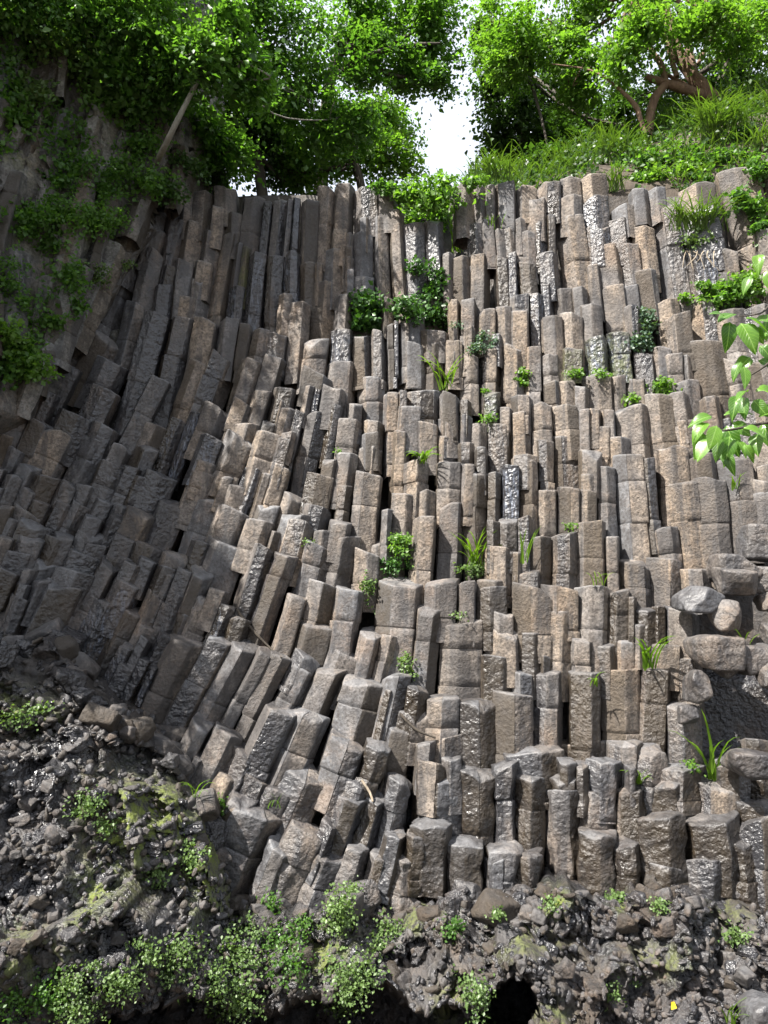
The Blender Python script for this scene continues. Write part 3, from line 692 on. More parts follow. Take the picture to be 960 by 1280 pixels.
def rock_geo(center, dims, rot, seed, level=3, planes=14, rough=.02, soft=9.0, flags='', tone=None):
    rg = np.random.default_rng(seed)
    D, Fc = ICO[level]
    N = rg.normal(size=(planes, 3)); N /= np.linalg.norm(N, axis=1, keepdims=True)
    N = np.concatenate([N, np.eye(3), -np.eye(3)]); H = np.concatenate([rg.uniform(.72, 1.0, planes), rg.uniform(.85, 1.0, 6)])
    dn = np.clip(D @ N.T, 1e-3, None)
    rr = H / dn
    r = (np.sum(rr ** -soft, axis=1)) ** (-1 / soft)
    V = D * r[:, None]
    V = V / np.abs(V).max(0)
    V = V * (np.asarray(dims) / 2)
    M = np.array(Matrix.Rotation(rot[2], 3, 'Z') @ Matrix.Rotation(rot[1], 3, 'Y') @ Matrix.Rotation(rot[0], 3, 'X'))
    V = V @ M.T + center
    if rough and level >= 2:
        sc = max(dims)
        for i in range(len(V)):
            V[i] += D[i] @ M.T * rough * sc * (nz(V[i], 2.5 / sc, seed % 37) + .5 * nz(V[i], 7 / sc, seed % 17))
    t_ = rg.uniform(.1, .8) if tone is None else tone
    wet = .9 if 'w' in flags else (.5 if 'd' in flags else 0.0)
    rk = np.tile([wet, .8 if 'k' in flags else 0.0, t_, 0.0], (len(V), 1))
    rk[:, 3] = np.clip((D @ M.T)[:, 2] * 1.4 - .5, 0, 1) * .6
    return V, Fc, rk, np.zeros(len(V))

# ------------------------------------------------------------------ bank of wet rubble below the columns
BX = [-200, 0, 60, 140, 205, 250, 300, 480, 700, 800, 960, 1160]
BYL = [770, 790, 800, 850, 905, 985, 1120, 1112, 1100, 1105, 1125, 1125]
CAVES = [(450, 1298, 150, 56, 2.0), (632, 1268, 38, 44, 1.5), (310, 1082, 20, 26, .6), (250, 1300, 150, 48, 1.8), (140, 1290, 60, 26, 1.0)]
def bank_pt(x, y):
    yl = np.interp(x, BX, BYL) + 26 * noise.noise((x * .025, 3.3, 0)) + 14 * noise.noise((x * .08, 1.3, 0))
    f = np.clip((y - (yl - 25)) / 50, 0, 1); f = f * f * (3 - 2 * f)
    off = 0.75 * (1 - f) + f * (-0.10 - 1.25 * (1 - math.exp(-max(0, y - yl) / 210)))
    p = surf(x, y, off)
    rl = 0.0
    amp = 1.0; q = (p[0], p[1] * .4, p[2])
    r1 = abs(nz(q, .9, 3)); r2 = nz(q, 2.2, 9); r3 = abs(nz(q, 5, 5)); r4 = nz(q, 12, 7); r5 = abs(nz(q, 24, 2))
    disp = f * (.22 * r1 + .10 * r2 + .30 * facet(p, 1.7, 3) + .19 * facet(p, 3.6, 5) + .10 * facet(p, 8.0, 1) + .03 * r4 - .02 * r5 - .05)
    cave = 0.0
    for cx, cy, rx, ry, dp in CAVES:
        e = ((x - cx) / rx) ** 2 + ((y - cy) / ry) ** 2 + .25 * nz((x, y, 0), .03)
        if e < 1.3: cave = max(cave, min(dp, 1.5) * np.clip((1.15 - e) * 3.0, 0, 1))
    p = p + np.array([0, disp, -.15 * f * r2])
    return p + nrm(p - EYE) * cave * 1.6
MOSS = [(165, 1035, 45, 55, 1.0), (205, 1010, 30, 25, .9), (262, 1052, 30, 30, .9), (250, 1085, 25, 30, .7), (120, 1110, 18, 30, .6), (690, 1132, 16, 18, .8),
        (20, 890, 40, 25, .8), (60, 880, 20, 15, .6), (618, 1140, 12, 12, .7), (770, 1120, 10, 10, .7), (280, 1120, 50, 20, .5), (560, 1255, 20, 30, .6), (690, 1270, 20, 25, .5), (60, 1180, 40, 30, .5), (400, 1190, 40, 30, .6), (520, 1140, 40, 14, .5), (660, 1180, 40, 14, .45), (820, 1200, 40, 18, .4), (900, 1140, 30, 14, .4)]
def bank_ms(x, y):
    return min(1.0, sum(s * math.exp(-((x - cx) / rx) ** 2 - ((y - cy) / ry) ** 2) * 1.5 for cx, cy, rx, ry, s in MOSS))
def bank_rk(x, y):
    brown = max(0.0, noise.noise((x * .02, y * .02, 1.0))) * 1.4
    w_ = np.clip(.6 + 1.3 * noise.noise((x * .011, y * .011, 4.0)) + .5 * noise.noise((x * .05, y * .05, 1.0)), 0, 1)
    return (w_, min(1, brown * .7), .4, 0)
bank = px_sheet('rock_bank', -170, 1130, 740, 1345, 2.8, bank_pt, M_BANK, bank_rk, bank_ms)
tag(bank, 'wet dark rubble bank with moss at the foot of the cliff', None, None, 'structure')

big, small = [], []
rng = random.Random(31)
def bank_ok(x, y):
    if y < np.interp(x, BX, BYL) + 6: return False
    for cx, cy, rx, ry, dp in CAVES:
        if ((x - cx) / rx) ** 2 + ((y - cy) / ry) ** 2 < 1.05: return False
    return True
while len(big) < 250:
    x, y = rng.uniform(-10, 970), rng.uniform(780, 1285)
    if len(big) < 70:                                     # blocks along the foot of the columns
        x = rng.uniform(0, 960) if len(big) < 40 else rng.uniform(0, 300)
        y = np.interp(x, BX, BYL) + rng.uniform(-12, 40)
    elif not bank_ok(x, y): continue
    s = (rng.uniform(14, 40) * 1.15 if len(big) < 70 else rng.uniform(10, 27))
    p = bank_pt(x, y); d = (p - EYE) @ FWD; sz = s * d / F
    dims = (sz * rng.uniform(.8, 1.4), sz * rng.uniform(.7, 1.1), sz * rng.uniform(.5, .9))
    G = rock_geo(p + np.array([0, .02, 0]), dims, (rng.uniform(-.5, .5), rng.uniform(-.5, .5), rng.uniform(0, 6)), 300 + len(big), 3,
                 planes=6, rough=.03, soft=44, flags=rng.choice(['', '', 'w', 'd', 'k']))
    big.append(1)
    me = geo_mesh('stone', G, p); link('stone', me, M_BANK, bank, p)
while len(small) < 4200:
    x, y = rng.uniform(-30, 990), rng.uniform(780, 1310)
    if not bank_ok(x, y): continue
    s = rng.uniform(3, 10)
    p = bank_pt(x, y); d = (p - EYE) @ FWD; sz = s * d / F
    small.append(rock_geo(p, (sz * rng.uniform(.9, 2.2), sz, sz * rng.uniform(.4, .9)), (rng.uniform(-1.2, 1.2), rng.uniform(-1.2, 1.2), rng.uniform(0, 6)),
                          rng.randrange(99999), 1, planes=4, rough=0, soft=60, flags=rng.choice(['', '', 'w', 'w', 'd', 'k'])))
G = join_geo(small); o = G[0].mean(0)
me = mesh_np('rubble', G[0] - o, G[1], False); setattr_color(me, 'rk', G[2]); setattr_color(me, 'ms', np.zeros((len(G[0]), 4)))
tag(link('rubble', me, M_BANK, bank, o), kind='stuff')

# ------------------------------------------------------------------ side cliff on the left, slanting slabs
def side_edge(y): return np.interp(y, [-150, 0, 100, 200, 260, 330, 420, 520, 600], [250, 240, 235, 225, 190, 140, 75, 15, -60])
def side_pt(x, y):
    e = (side_edge(y) - x)
    off = -0.15 - 0.0016 * max(0, e) * 1.4 + (1.0 if e < 0 else 0) * min(1.0, -e / 60)
    p = surf(x, y, off)
    q = ((x + .52 * y) / 30.0, (y - .4 * x) / 120.0, 0)     # blocks drawn out along the slabs
    disp = .30 * facet(q, 1.0, 4) + .16 * facet(q, 2.3, 8) + .25 * noise.noise((q[0] * .4, q[1], 8)) + .10 * nz(p, 2.5, 1) + .07 * nz(p, 8, 4)
    return p + np.array([disp * .3, disp, 0])
side = px_sheet('side_cliff', -190, 290, -150, 560, 5, side_pt, M_SIDE,
                lambda x, y: (0, 0, .35 + .4 * noise.noise((x * .02, y * .02, 0)), 0),
                lambda x, y: max(0, .1 + noise.noise((x * .02, y * .02, 5))) * .6)
tag(side, 'shaded rock wall of slanting slabs hung with creepers on the left', None, None, 'structure')
rng = random.Random(12)
SLABS = [(68,100,92,215,-62),(80,112,150,275,-70),(0,26,135,330,-75),(18,40,165,320,-80),(120,146,155,262,-48),(150,175,172,300,-50),(118,140,225,330,-45),
         (22,50,320,420,-20),(52,80,350,425,-18),(165,190,275,390,-60),(140,170,310,430,-70),(112,140,345,455,-62),(85,112,390,490,-55),(55,82,430,520,-45),
         (178,204,180,265,-38),(196,222,205,300,-42),(98,112,48,120,-30),(20,52,60,150,-50),(205,228,165,215,-22),(-20,10,230,360,-60),(225,243,195,260,-18),
         (30,52,225,330,-45),(140,158,255,340,-38),(0,24,330,440,-30),(-10,14,415,500,-20)]
for i, (x0, x1, y0, y1, dx) in enumerate(SLABS):
    xc = (x0 + x1) / 2
    P = side_pt(xc, y0) + np.array([0, -.22, 0]); d = (P - EYE) @ FWD
    r2 = ray(xc + dx, y1); t = (P[1] - .12) / (r2[1]); B = EYE + r2 * t
    wdt = (x1 - x0) * d / F
    G = column_geo(P, nrm(P - B), wdt * 1.15, max(.3, wdt * .8), np.linalg.norm(P - B), ('' if i % 3 == 0 else ('g' if i % 2 else 't')) + 'r', 700 + i, 1)
    link('slab', geo_mesh('slab', G, P), M_SIDE, side, P)

# ------------------------------------------------------------------ loose boulders on the right
BOULD = [  # x0,x1,y0,y1 (px), forward shift, rotation, tone, label
 (845,908,731,767,.30,(.25,.1,.2),.1,'flat grey slab boulder jutting out left over a black hollow'),
 (884,932,747,790,.34,(.1,.1,.5),.75,'tan six sided boulder directly under the rough boulder, lit from the front'),
 (893,948,705,748,.22,(.1,-.1,.3),.6,'rough tan boulder at the top of the pile above the six sided one'),
 (926,976,656,706,.20,(0,.2,.1),.35,'rounded dark boulder cut by the right edge, highest of the pile'),
 (880,945,692,736,.02,(.1,.2,0),.6,'boulder wedged behind the rough one, pale top against the columns'),
 (859,925,791,838,.30,(.2,.1,.4),.6,'knobbly brown boulder hanging over the black hollow, under the flat slab'),
 (892,922,824,850,.20,(.3,.3,.2),.3,'small pointed stone tucked under the knobbly brown boulder'),
 (914,972,804,845,.22,(.1,-.1,.1),.4,'dark oblong boulder with a grass sprig on top'),
 (952,985,778,808,.12,(.1,.1,.4),.5,'small grey boulder at the right edge above the oblong one'),
 (944,990,738,766,.08,(.1,.1,.2),.7,'pale boulder half hidden beside the six sided one at the right edge'),
 (946,990,820,862,.30,(.0,.2,.3),.75,'tan boulder at the right edge below the oblong one'),
 (932,980,706,744,.06,(.2,.1,.3),.4,'brown boulder behind the rough tan one at the right edge'),
 (855,886,835,880,.16,(.2,.1,.7),.3,'blocky shaded boulder resting on the column beside the hollow'),
 (845,872,880,905,.10,(.2,.1,.1),.3,'small stone lodged on the column top left of the hollow'),
 (930,990,1235,1300,-0.2,(.1,.2,.3),.3,'smooth grey boulder in the lower right corner'),
 (905,962,935,975,.25,(.2,.0,.3),.35,'dark block under the hollow at the right edge'),
]
for i, (x0, x1, y0, y1, fs, rot, tone, lab) in enumerate(BOULD):
    P = surf((x0 + x1) / 2, (y0 + y1) / 2, -fs + .02)
    if i == 14: P = bank_pt(945, 1268) + np.array([0, -.15, 0])
    d = (P - EYE) @ FWD
    wx, hz = (x1 - x0) * d / F, (y1 - y0) * d / F
    G = rock_geo(P, (wx * .92, max(wx, hz) * .85, hz * .92), (rot[0] * .5, rot[1] * .4, 0), 60 + i, 4, planes=10, rough=.03, soft=18, tone=tone * .7, flags='d')
    o = link('boulder', geo_mesh('boulder', G, P), M_ROCK, None, P)
    tag(o, lab, 'boulder', 'loose boulders piled at the right')

# ------------------------------------------------------------------ plants
bpy.context.view_layer.update()
DG = bpy.context.evaluated_depsgraph_get()
def hit(x, y, back=0.0):
    """first surface seen at a pixel"""
    d = nrm(ray(x, y))
    ok, loc, nn, *_ = SC.ray_cast(DG, Vector(EYE), Vector(d), distance=60)
    p = np.array(loc) if ok else surf(x, y)
    return p - d * back

def leaves_geo(P, size, rng, up=.6, droop=.3, aspect=.42, sunb=.25):
    """folded diamond leaves at points P: verts, tris"""
    P = np.asarray(P); N = len(P)
    nvec = rng.normal(size=(N, 3)) * .75 + np.array([0, 0, up]) + SUNV * sunb + np.array([0, -.25, 0])
    nvec /= np.linalg.norm(nvec, axis=1, keepdims=True)
    t = rng.normal(size=(N, 3)) + np.array([0, 0, -droop]); t -= nvec * np.sum(t * nvec, 1, keepdims=True)
    t /= np.linalg.norm(t, axis=1, keepdims=True)
    s = np.cross(nvec, t)
    L = (size * rng.uniform(.65, 1.3, N))[:, None]; W = L * aspect
    b = P; tip = P + t * L - nvec * L * .12
    m1 = P + t * L * .45 + s * W + nvec * L * .10; m2 = P + t * L * .45 - s * W + nvec * L * .10
    V = np.stack([b, m1, tip, m2], 1).reshape(-1, 3)
    k_ = np.arange(N)[:, None] * 4
    Fc = np.concatenate([k_ + np.array([[0, 1, 2]]), k_ + np.array([[0, 2, 3]])], 1).reshape(-1, 3)
    return V, Fc

def clump_points(center, rad, nclump, per, rng, flat=.55, crad=None, shell=.55):
    """leaf positions in clumps spread through an ellipsoid"""
    out = []
    d = rng.normal(size=(nclump, 3)); d /= np.linalg.norm(d, axis=1, keepdims=True)
    r = shell + (1 - shell) * rng.random(nclump) ** .6
    r = np.where(rng.random(nclump) < .3, rng.random(nclump), r)
    cc = center + d * r[:, None] * np.asarray(rad)
    cr = crad if crad else .28 * float(np.mean(rad))
    for c in cc:
        k_ = cr * rng.uniform(.6, 1.4)
        q = rng.normal(size=(int(per * rng.uniform(.6, 1.4)), 3)) * .5
        q[:, 2] *= flat; q[:, 2] -= .18 * (q[:, 0] ** 2 + q[:, 1] ** 2)
        out.append(c + q * k_)
    return np.concatenate(out), cc

def spray_geo(blobs, leaf, rng, per=46, srad=.34, sub=9, outward=.55):
    """foliage as leaf sprays: each blob breaks into uneven sub-clumps, each clump carries tilted sprays of leaves"""
    Ps, Ns, cc = [], [], []
    for c, rad, nsp in blobs:
        rad = np.asarray(rad)
        d = rng.normal(size=(sub, 3)); d /= np.linalg.norm(d, axis=1, keepdims=True)
        sc = c + d * rad * (rng.random((sub, 1)) ** .45) * .85
        sr = rng.uniform(.28, .55, sub)
        cc.append((c, sc))
        which = rng.integers(0, sub, nsp)
        e = rng.normal(size=(nsp, 3)); e[:, 2] += .45; e /= np.linalg.norm(e, axis=1, keepdims=True)
        sp = sc[which] + e * (sr[which] * float(np.mean(rad)))[:, None] * rng.uniform(.55, 1.05, (nsp, 1))
        nv = e * outward + np.array([0, 0, .75]) + rng.normal(size=(nsp, 3)) * .28
        nv /= np.linalg.norm(nv, axis=1, keepdims=True)
        for p, n0 in zip(sp, nv):
            m = int(per * rng.uniform(.5, 1.5)); k_ = srad * rng.uniform(.55, 1.3)
            q = rng.normal(size=(m, 3)) * .5
            q -= n0 * (q @ n0)[:, None] * .82
            q[:, 2] -= .25 * np.sum(q * q, 1)
            Ps.append(p + q * k_); Ns.append(np.repeat(n0[None], m, 0))
    P = np.concatenate(Ps); Nn = np.concatenate(Ns)
    N = len(P)
    nvec = Nn + rng.normal(size=(N, 3)) * .38; nvec /= np.linalg.norm(nvec, axis=1, keepdims=True)
    t = rng.normal(size=(N, 3)) + np.array([0, 0, -.35]); t -= nvec * np.sum(t * nvec, 1, keepdims=True)
    t /= np.linalg.norm(t, axis=1, keepdims=True)
    s_ = np.cross(nvec, t)
    L = (leaf * .95 * np.clip(rng.lognormal(0, .35, N), .45, 2.2))[:, None]; W = L * rng.uniform(.26, .42, (N, 1))
    V = np.stack([P, P + t * L * .42 + s_ * W + nvec * L * .08, P + t * L - nvec * L * .15, P + t * L * .42 - s_ * W + nvec * L * .08], 1).reshape(-1, 3)
    k_ = np.arange(N)[:, None] * 4
    Fc = np.concatenate([k_ + np.array([[0, 1, 2]]), k_ + np.array([[0, 2, 3]])], 1).reshape(-1, 3)
    return (V, Fc), cc

def tube(pts, radii, sides=7, seed=0):
    pts = [np.asarray(p, float) for p in pts]
    # smooth by catmull-rom
    P, Rr = [], []
    n_ = len(pts)
    for i in range(n_ - 1):
        p0, p1, p2, p3 = pts[max(0, i - 1)], pts[i], pts[i + 1], pts[min(n_ - 1, i + 2)]
        for s in np.linspace(0, 1, 5, endpoint=False):
            P.append(.5 * ((2 * p1) + (-p0 + p2) * s + (2 * p0 - 5 * p1 + 4 * p2 - p3) * s * s + (-p0 + 3 * p1 - 3 * p2 + p3) * s ** 3))
            Rr.append(radii[i] * (1 - s) + radii[i + 1] * s)
    P.append(pts[-1]); Rr.append(radii[-1])
    V = []
    ref = np.array([.3, .5, .8])
    for i, p in enumerate(P):
        t = nrm(P[min(i + 1, len(P) - 1)] - P[max(0, i - 1)])
        a_ = nrm(np.cross(t, ref)); b2 = np.cross(t, a_)
        for j in range(sides):
            th = 2 * math.pi * j / sides
            rr = Rr[i] * (1 + .15 * nz(p * 3 + j, 1.7, seed))
            V.append(p + (a_ * math.cos(th) + b2 * math.sin(th)) * rr)
    idx = np.arange(len(P) * sides).reshape(len(P), sides); nx = np.roll(idx, -1, 1)
    Q = np.stack([idx[:-1], nx[:-1], nx[1:], idx[1:]], -1).reshape(-1, 4)
    return np.array(V), Q

def join_vf(L):
    off = 0; A, B = [], []
    for V, Fc in L:
        A.append(V); B.append(np.asarray(Fc) + off); off += len(V)
    return np.concatenate(A), np.concatenate(B)

def part(name, VF, mat, parent, smooth=False):
    V, Fc = VF; o = np.array(parent.location)
    return link(name, mesh_np(name, V - o, Fc, smooth), mat, parent)

def tree(name, label, base, branches, blobs, mat, bark, leaf, seed, nper=1.0, group='trees above the cliff'):
    """branches: list of (points, radii); blobs: (px, py, rx px, ry px, Y, depth m, clumps, leaves per clump)"""
    rg = np.random.default_rng(seed)
    t = empty(name, base); tag(t, label, 'tree', group)
    tb = [tube(p, r, 8, seed + i) for i, (p, r) in enumerate(branches)]
    bl = []
    for (px, py, rx, ry, Yd, dep, nc, per) in blobs:
        if Yd < 0: Yd = side_pt(px, py)[1] + Yd
        c = at(px, py, Yd); d = (c - EYE) @ FWD
        bl.append((c, (rx * d / F, dep, ry * d / F), int(nc * nper * 2.4)))
    crown, cl = spray_geo(bl, leaf, rg)
    # limbs reaching from the blob centres to some of the clumps, and from the trunk to the blobs
    last = np.asarray(branches[0][0][-1])
    for c, cc in cl:
        jit = rg.normal(size=3) * .25
        tb.append(tube([last, (last + c) / 2 + jit, c], [branches[0][1][-1] * .8, branches[0][1][-1] * .55, .012], 5, seed))
        for q in cc[::2]:
            tb.append(tube([c, (c + q) / 2 + rg.normal(size=3) * .12, q], [.014, .010, .005], 4, seed))
    part('trunk', join_vf(tb), bark, t, True)
    part('crown', crown, mat, t)
    return t

YS = side_pt(225, 150)[1] - .95
tree('slender_tree', 'slender leaning tree with pale bare trunk on the left rock wall', at(192, 212, YS + .7),
     [([at(192, 212, YS + .7), at(205, 185, YS + .2), at(222, 150, YS), at(245, 105, YS), at(268, 62, YS + .1)], [.042, .038, .034, .028, .02])],
     [(250, 40, 70, 55, 10.4, .9, 46, 120), (330, 60, 75, 60, 10.6, 1.0, 60, 120), (385, 125, 60, 45, 10.7, .8, 40, 120), (420, 150, 42, 30, 10.8, .6, 26, 110),
      (300, -60, 120, 60, 10.6, 1.2, 40, 110), (255, 75, 36, 26, YS - .15, .3, 16, 110), (285, 45, 40, 30, YS, .4, 20, 110), (300, 100, 34, 24, YS + .3, .3, 14, 110)], M_LEAF, M_PALE, 0.068, 11)
tree('tall_tree', 'tall tree leaning over the sky gap from the left with a bare horizontal limb', at(400, 262, 13.6),
     [([at(400, 262, 13.6), at(405, 160, 13.4), at(415, 90, 13.4), at(430, 60, 13.3)], [.16, .13, .11, .08]),
      ([at(415, 95, 13.4), at(465, 68, 13.0), at(510, 57, 13.0), at(550, 54, 13.0)], [.07, .05, .04, .02])],
     [(470, 30, 62, 55, 13.6, 1.0, 50, 120), (530, 30, 48, 55, 13.6, .9, 40, 110), (530, 95, 46, 34, 13.6, .8, 30, 110), (440, 60, 50, 60, 13.2, .9, 40, 120),
      (470, -70, 100, 60, 13.6, 1.3, 40, 110)], M_LEAF, M_DARKBARK, 0.080, 12)
tree('rim_tree', 'low bright tree standing right on the rim left of the sky gap', at(455, 258, 12.0),
     [([at(455, 258, 12.0), at(450, 225, 12.0), at(440, 195, 12.0)], [.09, .08, .06]),
      ([at(440, 200, 12.0), at(480, 180, 12.0), at(505, 165, 12.0)], [.045, .03, .015]),
      ([at(440, 205, 12.0), at(380, 215, 12.0), at(345, 212, 12.0)], [.04, .03, .015])],
     [(470, 150, 48, 42, 12.2, .8, 44, 120), (425, 185, 45, 40, 12.2, .8, 36, 120), (490, 200, 32, 36, 12.2, .7, 26, 120), (380, 215, 45, 26, 12.2, .6, 24, 110)],
     M_LEAFB, M_DARKBARK, 0.068, 13)
tree('shaded_tree', 'dense dark tree filling the top left corner above the rock wall', side_pt(150, 70),
     [([side_pt(150, 70), side_pt(150, 70) + [.1, -.3, .5], side_pt(150, 10) + [0, -.5, .3]], [.1, .08, .05])],
     [(175, 45, 60, 45, -.6, .6, 60, 120), (210, 95, 45, 36, -.4, .5, 44, 120), (110, 5, 70, 34, -.7, .6, 46, 120), (30, -5, 70, 34, -.7, .6, 46, 120),
      (150, 110, 34, 24, -.4, .4, 26, 120), (262, 165, 30, 26, -.1, .4, 24, 120), (280, 200, 30, 24, .0001 - .05, .4, 22, 120),
      (180, -60, 140, 50, -.8, .8, 40, 110)], M_LEAF, M_DARKBARK, 0.060, 14)
tree('hollow_tree', 'dark tree in the corner where rock wall and column cliff meet', at(330, 262, 11.6),
     [([at(330, 262, 11.6), at(325, 220, 11.6), at(320, 190, 11.6)], [.1, .09, .07])],
     [(300, 175, 60, 50, 11.8, .8, 46, 120), (350, 205, 50, 38, 12.2, .8, 34, 120), (270, 130, 50, 40, 11.2, .7, 30, 120), (335, 130, 50, 40, 12.4, .7, 30, 120)],
     M_LEAFD, M_DARKBARK, 0.068, 15)
base = at(905, 138, 12.3)
tree('gnarled_tree', 'gnarled brown tree with several bent trunks on the right slope', base,
     [([base, at(884, 118, 12.2), at(864, 92, 12.2), at(846, 62, 12.2), at(836, 28, 12.2), at(822, -30, 12.2)], [0.163, 0.150, 0.122, 0.102, 0.088, 0.061]),
      ([at(886, 122, 12.2), at(856, 112, 12.1), at(826, 102, 12.1), at(806, 96, 12.1)], [0.102, 0.088, 0.075, 0.061]),
      ([at(832, 105, 12.1), at(818, 124, 12.1), at(812, 148, 12.1), at(810, 172, 12.0)], [0.075, 0.082, 0.082, 0.088]),
      ([at(832, 104, 12.1), at(826, 80, 12.1), at(812, 58, 12.2), at(806, 10, 12.2)], [0.061, 0.058, 0.048, 0.034]),
      ([at(868, 92, 12.2), at(858, 50, 12.3), at(848, 5, 12.3), at(842, -40, 12.3)], [0.082, 0.061, 0.054, 0.034]),
      ([at(872, 82, 12.2), at(884, 55, 12.3), at(898, 30, 12.4), at(904, -10, 12.4)], [0.041, 0.034, 0.027, 0.020]),
      ([at(806, 168, 11.9), at(800, 148, 11.9), at(794, 132, 11.9), at(770, 108, 11.9), at(738, 88, 12.0), at(690, 80, 12.2)], [0.048, 0.044, 0.048, 0.027, 0.020, 0.010]),
      ([at(832, 92, 12.1), at(860, 108, 12.2)], [0.034, 0.041]),
      ([at(846, 96, 12.0), at(836, 60, 12.0), at(832, 20, 12.0)], [0.048, 0.041, 0.034])],
     [(690, 40, 70, 50, 12.6, .9, 60, 120), (760, 20, 75, 50, 12.8, 1.0, 54, 120), (650, 75, 46, 50, 12.7, .8, 40, 110), (730, 95, 50, 34, 12.6, .6, 30, 110),
      (870, 5, 80, 40, 12.9, .9, 44, 110), (620, 35, 26, 40, 13.0, .7, 20, 100), (780, -70, 160, 60, 12.7, 1.4, 50, 110), (800, 30, 46, 30, 11.6, .5, 24, 110), (880, 30, 44, 30, 11.5, .5, 24, 110), (940, 40, 40, 40, 11.6, .6, 26, 110), (770, 80, 34, 24, 11.7, .4, 16, 110)], M_LEAFB, M_BARK, 0.068, 16)
tree('evergreen_tree', 'dark dense tree behind the rim right of the sky gap', at(660, 240, 15.0),
     [([at(660, 250, 15.0), at(656, 200, 15.0), at(650, 150, 15.0), at(640, 80, 15.0)], [.16, .14, .12, .07])],
     [(645, 178, 46, 44, 15.0, .9, 50, 120), (700, 185, 50, 38, 15.2, .9, 44, 120), (625, 110, 24, 60, 15.0, .8, 26, 110), (608, 60, 14, 60, 15.0, .6, 14, 90),
      (760, 170, 46, 40, 15.4, .9, 34, 120), (690, 135, 60, 40, 15.6, .9, 44, 120), (830, 165, 50, 26, 13.4, .6, 26, 120), (770, 190, 40, 16, 13.0, .4, 18, 120), (690, 205, 40, 12, 12.6, .4, 16, 120)], M_LEAFD, M_DARKBARK, 0.080, 17, nper=1.5)
tree('backing_tree', 'green tree far right behind the gnarled trunks', at(930, 150, 14.5),
     [([at(930, 150, 14.5), at(925, 100, 14.5), at(915, 50, 14.5)], [.15, .13, .1])],
     [(920, 60, 60, 50, 14.6, 1.0, 44, 120), (930, 120, 60, 36, 14.2, .9, 36, 120), (860, 140, 46, 34, 14.6, .8, 30, 120), (800, 120, 50, 40, 15.0, .9, 34, 120),
      (1000, 60, 60, 90, 13.6, 1.0, 34, 110)], M_LEAFD, M_DARKBARK, 0.080, 18)

# trees on the near left bank: out of the picture, they throw the shade on the left half of the cliff
rg = np.random.default_rng(5)
SHADE = [(40, 560), (110, 640), (170, 560), (60, 720), (150, 770), (225, 470), (60, 430), (150, 420), (90, 860), (20, 640), (225, 690), (-40, 800), (60, 940), (60, 240)]
groups = {}
for i, (px, py) in enumerate(SHADE):
    p = surf(px, py, 0) + SUNV * (6.2 + rg.uniform(-.5, 1.2) + (.004 * (700 - py)))
    groups.setdefault(i % 3, []).append(p)
for gi, ps in groups.items():
    c = np.mean(ps, axis=0)
    root = np.array([c[0] - 1.5 - gi * .8, c[1] - 1.0 + gi * .9, 0.2])
    t = empty('overhanging_tree', root)
    tag(t, ['broad tree on the near left bank, outside the picture, nearest the camera', 'broad tree on the near left bank, outside the picture, middle one',
            'broad tree on the near left bank, outside the picture, nearest the cliff'][gi], 'tree', 'shade trees on the near left bank')
    top = np.array([root[0], root[1], c[2] - .8])
    tb = [tube([root, root * .5 + top * .5 + [.2, .1, 0], top], [.28, .22, .16], 8, gi)]
    bl = []
    for p in ps:
        tb.append(tube([top, (top + p) / 2 + rg.normal(size=3) * .2, p], [.09, .05, .02], 6, gi))
        bl.append((p, (.8, .8, .55), 34))
    part('trunk', join_vf(tb), M_DARKBARK, t, True)
    part('crown', spray_geo(bl, .12, rg)[0], M_LEAF, t)

def bush(name, label, blobs, mat, leaf_px, seed, group=None, back=.06, cat='plant', dens=.8, flat=.8, stems=False, Yfix=None):
    """blobs: (px, py, rx px, ry px, leaves); sits on the rock surface seen there"""
    rg = np.random.default_rng(seed)
    P0 = hit(blobs[0][0], blobs[0][1]) if Yfix is None else at(blobs[0][0], blobs[0][1], Yfix)
    t = empty(name, P0); tag(t, label, cat, group)
    pts, st = [], []
    for px, py, rx, ry, nl in blobs:
        c = hit(px, py, back) if Yfix is None else at(px, py, Yfix)
        d = (c - EYE) @ FWD
        rxm, rym = rx * d / F, ry * d / F
        nc = max(6, int(nl * dens * 2.6 / 8))
        cc = c + rg.normal(size=(nc, 3)) * np.array([rxm * .52, min(rxm, rym) * .3 + .02, rym * .48])
        cc[:, 2] -= (rg.random(nc) ** 3) * rym * .7
        P = np.concatenate([q + rg.normal(size=(int(rg.integers(4, 13)), 3)) * np.array([1, .8, .7]) * (.13 * min(rxm, rym) + .022) for q in cc])
        pts.append(P)
        if stems:
            for q in cc[::3]:
                st.append(tube([c + [0, .08, -rym * .4], (c + q) / 2 + [0, .02, 0], q], [.008, .006, .003], 4, seed))
    P = np.concatenate(pts); d = (P.mean(0) - EYE) @ FWD
    part('foliage', leaves_geo(P, leaf_px * .7 * d / F, rg, up=.45), mat, t)
    if st: part('stem', join_vf(st), M_DARKBARK, t, True)
    return t

